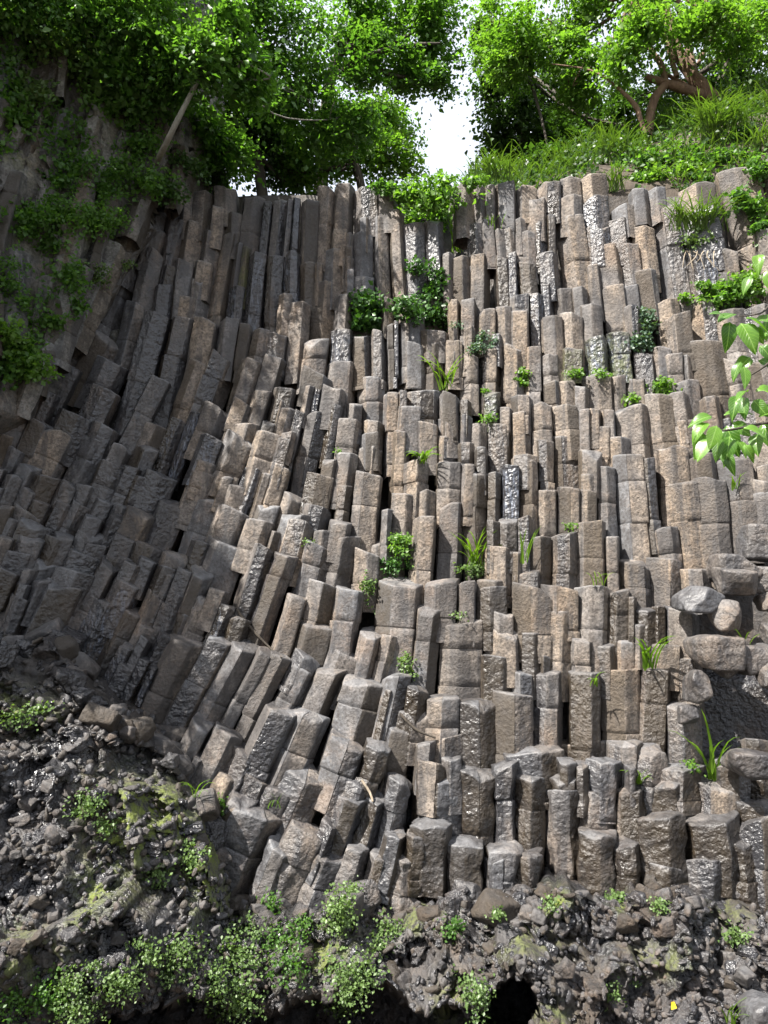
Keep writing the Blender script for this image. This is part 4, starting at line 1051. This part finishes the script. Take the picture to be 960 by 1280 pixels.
def blade_geo(base, length, dirx, rg, width, curve=1.0, seg=6):
    d = nrm(np.array([dirx + rg.normal() * .05, -abs(rg.normal() * .5) - .12, 0]))
    side_ = nrm(np.cross(d, [0, 0, 1])); V = []
    lean0 = rg.uniform(.08, .35)
    p = np.array(base, float); ang = lean0
    for i in range(seg + 1):
        s = i / seg
        wd = width * (1 - s) ** .6 * (0.55 + .9 * min(1, s * 4) * .5)
        fold = np.array([0, 0, wd * .3])
        V += [p - side_ * wd * .5 + fold, p, p + side_ * wd * .5 + fold]
        ang += curve * rg.uniform(.7, 1.3) * (1.5 / seg) * (.4 + s)
        p = p + (d * math.sin(ang) + np.array([0, 0, math.cos(ang)])) * length / seg
    V = np.array(V); Q = []
    for i in range(seg):
        a_ = i * 3
        Q += [(a_, a_ + 1, a_ + 4, a_ + 3), (a_ + 1, a_ + 2, a_ + 5, a_ + 4)]
    return V, np.array(Q)

def tuft(name, label, px, py, h_px, nb, seed, wpx=3.0, spread=1.0, curve=1.0, mat=None, group='grass tufts on the cliff', joined=False, rootw=4, cat='grass', Yfix=None):
    rg = np.random.default_rng(seed)
    P0 = hit(px, py, .03) if Yfix is None else at(px, py, Yfix); d = (P0 - EYE) @ FWD
    t = empty(name, P0); tag(t, label, cat, group)
    allb = []
    for i in range(nb):
        dx = spread * (2 * (i + .5) / nb - 1) + rg.normal() * .15
        b = P0 + np.array([rg.normal() * rootw, -abs(rg.normal()) * 2, rg.normal() * 1.0]) * d / F
        g = blade_geo(b, h_px * rg.uniform(.65, 1.4) * d / F, dx, rg, wpx * .82 * d / F * rg.uniform(.7, 1.2), curve * rg.uniform(.7, 1.3))
        if joined: allb.append(g)
        else: part('blade', g, mat or M_GRASS, t, True)
    if joined: part('blades', join_vf(allb), mat or M_GRASS, t, True)
    return t

# --- shrubs, ivy and grass on the column cliff
bush('leafy_shrub', 'bright leafy bush spilling over the rim below the sky gap', [(535, 240, 34, 20, 420), (515, 262, 18, 20, 220), (548, 262, 18, 18, 220), (500, 240, 14, 10, 80), (555, 228, 12, 14, 90), (590, 225, 12, 8, 60)], M_LEAFB, 9, 41, back=.15)
bush('ivy_clump', 'dense glossy ivy clump on the left half of the cliff, upper middle', [(458, 380, 18, 24, 300), (470, 400, 20, 16, 200), (452, 400, 12, 14, 120)], M_IVY, 10, 42, back=.08)
bush('ivy_clump', 'sprawling ivy mat on the ledge right of the dense ivy clump', [(510, 385, 20, 14, 200), (540, 390, 18, 16, 220), (545, 350, 10, 26, 150), (523, 330, 12, 10, 70), (520, 372, 14, 10, 90)], M_IVY, 8, 43, back=.06)
tuft('grass_tuft', 'upright yellow green grass beside the rim bush', 570, 316, 38, 16, 44, 3.2, .5, .5)
tuft('grass_tuft', 'small grass tuft on the ledge right of the rim bush', 618, 288, 18, 8, 45, 2.4, .8, .7)
tuft('arching_grass', 'tall pale green grass with arching blades on the middle ledge', 558, 488, 46, 14, 46, 3.6, 1.0, .9)
tuft('fern_tuft', 'drooping bright fern tuft over a dark gap left of centre', 528, 578, 24, 20, 47, 4.0, 1.3, 1.9)
tuft('spiky_grass', 'spiky yellow green grass with many fanned blades in the centre', 592, 708, 46, 20, 48, 3.6, 1.3, .9)
bush('low_herb', 'round dark herb under the spiky centre grass', [(592, 712, 16, 10, 130)], M_HERB, 6, 49, back=.08)
tuft('grass_sprig', 'narrow upright grass sprig right of the spiky centre grass', 655, 704, 48, 6, 50, 3.6, .25, .35)
bush('herb_plant', 'herb with pale umbrella leaves left of the spiky grass', [(502, 672, 10, 7, 70), (497, 686, 9, 8, 70)], M_LEAFB, 7, 51, back=.10)
bush('herb_plant', 'dark leafy herb in the gap below the pale umbrella herb', [(492, 706, 13, 14, 170)], M_IVY, 6, 52, back=.05)
bush('small_fern', 'small fern left of the double grey column', [(460, 736, 9, 16, 110)], M_HERB, 6, 53, back=.04)
bush('small_fern', 'small fern at the foot of the tall tan column pair, left of centre', [(508, 834, 9, 20, 130)], M_HERB, 6, 54, back=.04)
bush('small_fern', 'tiny fern on the ledge beneath the tan column, lower centre', [(572, 770, 10, 5, 40)], M_HERB, 5, 55, back=.04)
tuft('arching_grass', 'bright arching grass on the ledge left of the boulder pile', 812, 836, 50, 12, 56, 5.5, .8, .9)
tuft('grass_sprig', 'thin grass sprig hanging on the wet column left of the arching grass', 742, 858, 22, 4, 57, 3.5, .6, 1.6)
tuft('long_grass', 'large dark green grass with long bent blades below the boulders', 890, 975, 78, 9, 58, 5.5, 1.0, .9)
bush('low_herb', 'small bright herb at the foot of the long bent grass', [(864, 957, 9, 5, 40)], M_LEAFB, 7, 59, back=.04)
tuft('grass_tuft', 'bright grass tuft on the grey step, lower right', 796, 980, 28, 8, 60, 4.5, .8, 1.1)
tuft('grass_sprig', 'grass sprig on the dark oblong boulder', 933, 806, 20, 3, 61, 3.2, .9, .9)
tuft('grass_tuft', 'thin grass on the ledge above the big tan face, right of centre', 748, 732, 20, 7, 62, 2.6, 1.2, 1.2)
bush('grey_shrub', 'round grey green shrub on the right upper columns', [(803, 405, 15, 16, 240), (798, 425, 14, 12, 150), (808, 390, 8, 8, 60)], M_GREY, 6, 63, back=.06)
bush('cushion_plant', 'grey green cushion plants on the ledge below the ivy mat', [(602, 420, 10, 5, 60), (592, 435, 14, 7, 90), (615, 428, 8, 5, 40)], M_GREY, 5, 64, back=.04)
bush('cushion_plant', 'grey green tuft in the notch left of the ledge cushions', [(573, 407, 7, 6, 50)], M_GREY, 5, 65, back=.04)
bush('fern_patch', 'yellow green ferns on the ledge below the grey shrub', [(825, 478, 13, 8, 90), (830, 488, 12, 5, 50), (790, 498, 10, 4, 40)], M_LEAFB, 7, 66, back=.05)
bush('fern_patch', 'ferns at the foot of the mossy wet columns', [(718, 465, 12, 5, 60), (752, 468, 9, 5, 40)], M_LEAFB, 6, 67, back=.04)
bush('herb_plant', 'small pale herb on the tan columns right of the arching grass', [(653, 470, 8, 9, 70)], M_LEAFB, 7, 68, back=.05)
bush('herb_plant', 'tiny herbs on the wet notch below the arching grass', [(612, 522, 10, 6, 60), (608, 488, 6, 4, 30)], M_LEAFB, 5, 69, back=.04)
bush('herb_plant', 'tiny pale herb on the tan face right of centre', [(713, 658, 7, 5, 40)], M_LEAFB, 5, 70, back=.03)
bush('herb_plant', 'tiny green cushion on the grey joint left of centre', [(424, 563, 6, 3, 30)], M_LEAFB, 4, 71, back=.03)
bush('herb_plant', 'tiny herb on the joint above the pale ridge column', [(388, 676, 8, 3, 24)], M_LEAFB, 4, 72, back=.03)
# --- upper right slope
tuft('slope_grass', 'thick hanging green grass clump against the big leaning column', 872, 290, 46, 100, 73, 3.0, 1.2, 1.3, mat=M_GRASSD, group='grasses on the right slope', joined=True, rootw=16)
bush('roots_shrub', 'leafy base of the hanging grass clump', [(866, 300, 20, 8, 120)], M_HERB, 6, 74, back=.05)
tuft('slope_grass', 'tall pale grass clump below the gnarled trunks', 895, 178, 58, 110, 75, 3.2, 1.3, 1.2, mat=M_GRASSD, group='grasses on the right slope', joined=True, rootw=16)
tuft('slope_grass', 'grass clump on the rim left of the slope shrubs', 768, 205, 46, 70, 76, 2.6, 1.2, 1.0, mat=M_GRASSD, group='grasses on the right slope', joined=True, rootw=14)
tuft('slope_grass', 'grass on the rim at the right foot of the sky gap', 622, 226, 38, 60, 77, 2.4, 1.3, 1.2, mat=M_GRASSD, group='grasses on the right slope', joined=True, rootw=12)
tuft('slope_grass', 'grass clump between the rim columns under the slope shrubs', 766, 240, 32, 36, 78, 2.8, 1.0, .9, mat=M_GRASSD, group='grasses on the right slope', joined=True, rootw=8)
tuft('slope_grass', 'bright grass clump at the far right of the slope', 945, 190, 36, 36, 79, 3.0, 1.2, 1.1, mat=M_GRASSD, group='grasses on the right slope', joined=True, rootw=10)
bush('slope_shrub', 'leafy shrubs covering the middle of the right slope', [(815, 205, 30, 14, 300), (850, 195, 24, 16, 260), (790, 200, 20, 10, 160), (835, 180, 20, 10, 150), (800, 222, 14, 8, 80)], M_LEAF, 8, 80, back=.1)
bush('slope_shrub', 'creeper hanging over the leaning column at the right edge', [(940, 255, 20, 10, 120), (952, 280, 12, 22, 170), (925, 245, 12, 7, 60)], M_LEAF, 9, 81, back=.1)
bush('slope_shrub', 'low shrub at the right edge above the leaning column', [(950, 210, 14, 14, 150), (930, 195, 18, 8, 100)], M_LEAF, 8, 82, back=.1)
bush('ledge_shrub', 'fern and ivy shrub on the ledge at the foot of the leaning column', [(925, 358, 26, 14, 300), (905, 372, 20, 8, 140), (940, 345, 20, 12, 150), (885, 358, 14, 6, 70)], M_LEAFB, 8, 83, back=.1)
bush('ledge_shrub', 'small plant under the hanging roots', [(882, 362, 12, 9, 70), (856, 372, 9, 5, 50)], M_LEAFB, 7, 84, back=.06)
rt = empty('hanging_roots', hit(868, 318, .05)); tag(rt, 'pale dry roots hanging under the grass clump, upper right', 'roots')
rg = np.random.default_rng(85)
for i in range(9):
    x = 855 + i * 4.6 + rg.normal() * 2; P = hit(x, 314, .06)
    part('root', tube([P, P + [rg.normal() * .04, -.03, -.10], P + [rg.normal() * .08, -.03, -.2 - rg.random() * .1]], [.008, .006, .003], 5, i), M_DRY, rt, True)

UNDER = [
 ('undergrowth beneath the gnarled trunks', [(830, 158, 24, 12, 200), (860, 150, 22, 12, 180), (800, 178, 22, 12, 180)], M_LEAF),
 ('undergrowth at the top of the slope behind the tall pale grass', [(915, 150, 24, 12, 200), (945, 140, 22, 14, 200), (930, 168, 20, 10, 140)], M_LEAFD),
 ('low leaves along the rim between sky gap and slope grass', [(660, 222, 22, 7, 130), (700, 214, 20, 7, 120), (730, 206, 16, 8, 110)], M_LEAF),
 ('leaves over the rim above the big grey column', [(825, 218, 22, 9, 160), (860, 212, 20, 9, 150)], M_LEAFB),
 ('ferny growth over the rim beside the leaning column', [(885, 200, 18, 12, 150), (905, 190, 16, 10, 110), (880, 222, 12, 10, 80)], M_LEAF),
 ('low growth on the rim left of the rim bush', [(485, 236, 16, 7, 90), (470, 232, 12, 5, 50)], M_LEAF),
]
for i, (lab, bl, mt) in enumerate(UNDER):
    bush('undergrowth', lab, bl, mt, 8, 300 + i, 'undergrowth on the right slope', back=.12)
rg = np.random.default_rng(77)
gp = []
while len(gp) < 9000:
    x, y = rg.uniform(590, 1010), rg.uniform(100, 245)
    Yd = rg.uniform(10.0, 13.2)
    i_ = int(np.clip((x + 250) / 12.5, 0, grid.shape[1] - 1)); col_ = grid[:, i_]
    j_ = int(np.argmin(np.abs(col_[:, 1] - Yd))); p = col_[j_] + np.array([rg.uniform(-.12, .12), rg.uniform(-.1, .1), abs(rg.normal()) * .16 * (1 + noise.noise((x * .03, y * .03, 2))) + .02])
    if noise.noise((p[0] * 1.3, p[1] * 1.3, 0)) > -.25: gp.append(p)
V, Fc = leaves_geo(np.array(gp), .07, rg, up=.35)
tag(link('ground_cover', mesh_np('ground_cover', V, Fc), M_LEAFD), 'low leafy ground cover on the right slope', None, None, 'stuff')
wg = []
for p in gp[::4]:
    if noise.noise((p[0] * .9, p[1] * .9, 5)) < -.1: continue
    wg.append(blade_geo(p - np.array([0, 0, .08]), rg.uniform(.2, .55), rg.normal(), rg, .022, rg.uniform(.5, 1.6), 4))
V, Fc = join_vf(wg)
tag(link('wild_grass', mesh_np('wild_grass', V, Fc, True), M_GRASSD), 'loose wild grass over the right slope', None, None, 'stuff')
# --- creepers and ferns on the left rock wall
gp = []
rg = np.random.default_rng(78)
while len(gp) < 8000:
    x, y = rg.uniform(-20, 250), rg.uniform(-30, 480)
    if x > side_edge(y) - 8: continue
    v = noise.noise((x * .016, y * .016, 3)) + .6 * noise.noise((x * .05, y * .03, 7))
    if v < .08 or (y > 300 and v < .2): continue
    p = side_pt(x, y); m = int(rg.integers(3, 9))
    for q in rg.normal(size=(m, 3)) * .05: gp.append(p + q + np.array([0, -.10 - abs(rg.normal()) * .10 * min(1, v * 3), -abs(rg.normal()) * .08]))
V, Fc = leaves_geo(np.array(gp), .06, rg, up=.35)
tag(link('creeper_cover', mesh_np('creeper_cover', V, Fc), M_LEAF), 'trailing creepers spread over the left rock wall', None, None, 'stuff')
CREEP = [
 ('leafy creeper low on the rock wall at the left edge', [(20, 445, 28, 20, 260), (45, 460, 22, 12, 150), (10, 415, 18, 16, 120)], M_LEAFB, 9),
 ('creeper curtain across the middle of the rock wall', [(40, 270, 36, 18, 260), (90, 265, 30, 20, 240), (130, 275, 28, 16, 200), (60, 300, 30, 14, 140)], M_LEAF, 7),
 ('creeper beside the brown gravelly slab', [(92, 345, 14, 22, 150), (100, 380, 10, 10, 60), (70, 400, 16, 8, 80)], M_LEAF, 8),
 ('pale ferns hanging high on the rock wall in the shade', [(60, 60, 36, 20, 280), (95, 80, 26, 16, 180), (40, 110, 24, 16, 160)], M_HERB, 9),
 ('leafy shrub in the upper middle of the rock wall', [(150, 100, 26, 18, 240), (165, 135, 24, 18, 220), (130, 80, 16, 14, 100)], M_LEAF, 8),
 ('loose leaf sprays beside the pale leaning trunk', [(205, 75, 18, 10, 90), (145, 130, 6, 20, 60)], M_LEAFB, 9),
 ('shrub at the corner where the rock wall ends', [(175, 180, 30, 20, 260), (190, 225, 24, 20, 220), (150, 210, 22, 20, 180)], M_LEAF, 7),
 ('dark creeper under the upper slabs', [(100, 205, 26, 16, 180), (75, 225, 22, 14, 140), (130, 235, 22, 14, 140)], M_LEAF, 7),
 ('dark ivy at the rim over the shaded columns', [(235, 205, 24, 16, 180), (265, 215, 22, 14, 150), (215, 235, 14, 18, 110)], M_LEAFD, 7),
 ('creeper trailing down the left edge of the rock wall', [(12, 345, 14, 30, 150), (30, 375, 14, 14, 70)], M_LEAF, 7),
 ('small moss ferns on the brown slab', [(125, 340, 14, 12, 110), (160, 330, 8, 6, 40)], M_HERB, 5),
 ('dark leaves at the very top left of the rock wall', [(25, 25, 40, 24, 260), (90, 20, 36, 22, 240)], M_LEAFD, 8),
]
for i, (lab, bl, mt, lp) in enumerate(CREEP):
    bush('creeper', lab, bl, mt, lp, 120 + i, 'creepers on the left rock wall', back=.12, dens=1.05)

# --- herbs on the rubble bank
HERB = [
 ('light green herbs at the lower left corner', [(20, 1245, 30, 22, 320), (60, 1235, 26, 22, 260)]),
 ('herb cushion left of the cave mouth', [(100, 1255, 22, 20, 240), (85, 1225, 16, 12, 120)]),
 ('leafy herbs at the left corner of the cave mouth', [(150, 1225, 22, 16, 240), (185, 1190, 18, 16, 170)]),
 ('herb clump above the cave, under the mossy patch', [(228, 1185, 22, 22, 260), (210, 1215, 18, 16, 140)]),
 ('broad herb mat over the cave mouth', [(290, 1195, 28, 26, 380), (265, 1225, 20, 20, 200), (310, 1160, 20, 14, 160)]),
 ('herb mat in the middle of the overhang above the cave', [(345, 1175, 24, 22, 330), (360, 1205, 20, 18, 220), (375, 1160, 14, 12, 100)]),
 ('herbs trailing down over the right side of the cave', [(300, 1245, 24, 24, 280), (275, 1265, 14, 12, 90)]),
 ('herb plant at the base of the grey columns', [(425, 1130, 18, 24, 260), (415, 1155, 12, 14, 90), (440, 1110, 10, 10, 60)]),
 ('herb clump right of the cave, below the grey columns', [(440, 1220, 26, 26, 360), (430, 1250, 20, 18, 160)]),
 ('herb tufts at the middle of the rubble bank', [(485, 1165, 18, 18, 200), (475, 1185, 10, 10, 70)]),
 ('small herb between rubble and columns, centre', [(565, 1158, 11, 10, 90)]),
 ('herbs at the edge of the small cave', [(595, 1245, 14, 22, 170), (585, 1225, 10, 10, 60), (600, 1268, 12, 12, 80)]),
 ('small round bright herb on the wet rubble', [(770, 1122, 9, 8, 90)]),
 ('small round bright herb far right on the rubble', [(920, 1168, 9, 9, 110)]),
 ('small bright herb left of the two round ones', [(826, 1130, 8, 8, 80)]),
 ('fern in the dark notch beside the mossy patch', [(276, 1004, 12, 14, 130)]),
 ('herb at the top of the shaded rubble', [(112, 1000, 14, 14, 130), (95, 1016, 9, 9, 60)]),
 ('herb on the moss patch', [(195, 1090, 14, 18, 160), (132, 1035, 10, 9, 60)]),
 ('herb in the moss below the black hole', [(240, 1075, 14, 14, 120), (232, 1060, 8, 8, 50)]),
 ('tiny yellow green herb alone on the grey rubble', [(117, 1207, 7, 5, 40)]),
 ('herb beneath the black hole', [(335, 1130, 12, 14, 100)]),
 ('moss herb on the left shaded bank', [(20, 895, 20, 12, 110), (50, 885, 14, 8, 60)]),
 ('moss tuft on the lower right rubble', [(690, 1130, 9, 9, 60), (620, 1142, 8, 6, 40)]),
 ('herbs on the rubble by the lower right edge of the small cave', [(765, 1240, 10, 14, 60), (790, 1225, 8, 6, 30)]),
]
for i, (lab, bl) in enumerate(HERB):
    bush('herb_clump', lab, bl, M_HERB if i % 5 else M_LEAF, 6.0, 160 + i, 'herbs on the rubble bank', back=.05, dens=.8)
tuft('grass_tuft', 'thin grass at the lower right corner by the smooth boulder', 912, 1280, 38, 9, 190, 3, 1.0, .7)
tuft('grass_tuft', 'thin pale grass on the rock above the moss', 250, 996, 28, 8, 191, 2.4, 1.3, 1.3)
tuft('grass_tuft', 'faint thin grass on the grey rock, lower left of centre', 343, 1010, 18, 6, 192, 2.0, 1.0, .8)
tuft('grass_tuft', 'short grass on the ledge above the boulder pile at right', 918, 612, 20, 7, 193, 3, .8, .6)
lf = empty('fallen_leaf', hit(843, 1252, .02)); tag(lf, 'single yellow fallen leaf on the wet rubble', 'leaf')
k = NT('yellow_leaf'); b = k.n('ShaderNodeBsdfPrincipled'); b.inputs['Base Color'].default_value = (.65, .45, .02, 1); k.l(b.outputs[0], k.out.inputs[0])
part('blade', leaves_geo(np.array([lf.location]), .075, np.random.default_rng(3), up=1.0), k.m, lf)

# --- fallen twigs
for pts_, lab in (([(296, 762), (318, 790), (340, 812), (352, 822)], 'dark fallen branch lying across the leaning columns'),
                  ([(500, 892), (520, 912), (545, 922)], 'thin dark stick lying on the ledge, lower centre'),
                  ([(452, 975), (462, 990), (466, 1002)], 'pale straight twig stuck between the lower grey columns')):
    P = [hit(x, y, .03) for x, y in pts_]
    o = empty('fallen_twig', P[0]); tag(o, lab, 'twig')
    part('stick', tube(P, [.016, .014, .010, .006][:len(P)], 6, 3), M_DRY if 'pale' in lab else M_DARKBARK, o, True)

# ------------------------------------------------------------------ leafy branch reaching in from the right, close to the camera
NEAR = 3.1
br = empty('leafy_branch', at(1010, 520, NEAR)); tag(br, 'sunlit branch with broad fresh green leaves reaching in from the right edge', 'branch')
part('twig', join_vf([
    tube([at(1120, 470, NEAR + .2), at(1010, 520, NEAR), at(960, 528, NEAR), at(920, 536, NEAR - .02), at(890, 540, NEAR - .03)], [.016, .010, .007, .0055, .004], 6),
    tube([at(1120, 470, NEAR + .2), at(1000, 440, NEAR + .05), at(950, 462, NEAR), at(930, 478, NEAR), at(932, 500, NEAR)], [.012, .007, .0045, .003, .002], 6),
    tube([at(1120, 470, NEAR + .2), at(990, 380, NEAR + .08), at(950, 392, NEAR), at(922, 396, NEAR)], [.012, .006, .004, .002], 6),
    tube([at(990, 380, NEAR + .08), at(985, 330, NEAR + .08), at(955, 322, NEAR + .05)], [.006, .004, .002], 6)]), M_DARKBARK, br, True)
def broad_leaf():
    V, Q = [], []
    nl = 8
    for i in range(nl + 1):
        s = i / nl
        wd = .33 * math.sin(math.pi * min(1, s ** .8 * 1.0)) ** .8 * (1 - .25 * s)
        z = -.22 * s * s
        for j in (-1, -.5, 0, .5, 1):
            V.append((j * wd, s, z + .12 * abs(j) * wd / .33 - .05 * j * j))
    for i in range(nl):
        for j in range(4):
            a_ = i * 5 + j; Q.append((a_, a_ + 1, a_ + 6, a_ + 5))
    return mesh_np('leaf', V, np.array(Q), True)
LM = broad_leaf(); LM.materials.append(M_BIGLEAF)
LEAVES = [(948,318,26,200),(958,338,30,170),(938,345,20,210),(912,402,34,190),(926,404,32,165),(934,396,30,120),(944,398,28,100),(918,392,26,250),(905,394,18,280),(940,410,22,140),
          (950,432,26,150),(938,446,26,230),(926,452,24,215),(930,458,30,185),(948,450,22,120),(934,488,26,245),(946,486,30,100),(922,494,28,210),(930,496,28,195),(942,500,22,160),
          (905,518,28,80),(890,520,24,260),(884,528,28,235),(896,532,30,200),(908,532,32,170),(916,528,26,140),(878,540,26,200),(898,545,28,190),(912,545,34,195),(922,550,24,160),
          (905,558,24,185),(886,548,26,215),(948,520,32,70),(952,530,36,165),(945,542,26,200),(930,534,22,110),(958,400,24,200),(956,505,24,140),(908,566,22,180),(930,556,22,150)]
rng = random.Random(4)
for x, y, L, a_ in LEAVES:
    P = at(x, y, NEAR + rng.uniform(-.08, .08)); d = (P - EYE) @ FWD
    o = bpy.data.objects.new('leaf', LM); C.objects.link(o); o.parent = br
    o.location = Vector(P - np.array(br.location))
    th = R(a_)
    tdir = Vector((math.sin(th), -.25 + rng.uniform(-.3, .2), math.cos(th))).normalized()
    nv = Vector((-.3 + rng.uniform(-.5, .5), -.55 + rng.uniform(-.4, .3), .7)); nv = (nv - tdir * nv.dot(tdir)).normalized()
    sv = tdir.cross(nv)
    M = Matrix((sv, tdir, nv)).transposed()
    s = L * 1.22 * d / F * rng.uniform(.85, 1.1)
    o.rotation_euler = M.to_euler(); o.scale = (s * rng.uniform(.75, 1.05), s, s * rng.uniform(.6, 2.2))
print('done', len(bpy.data.objects))
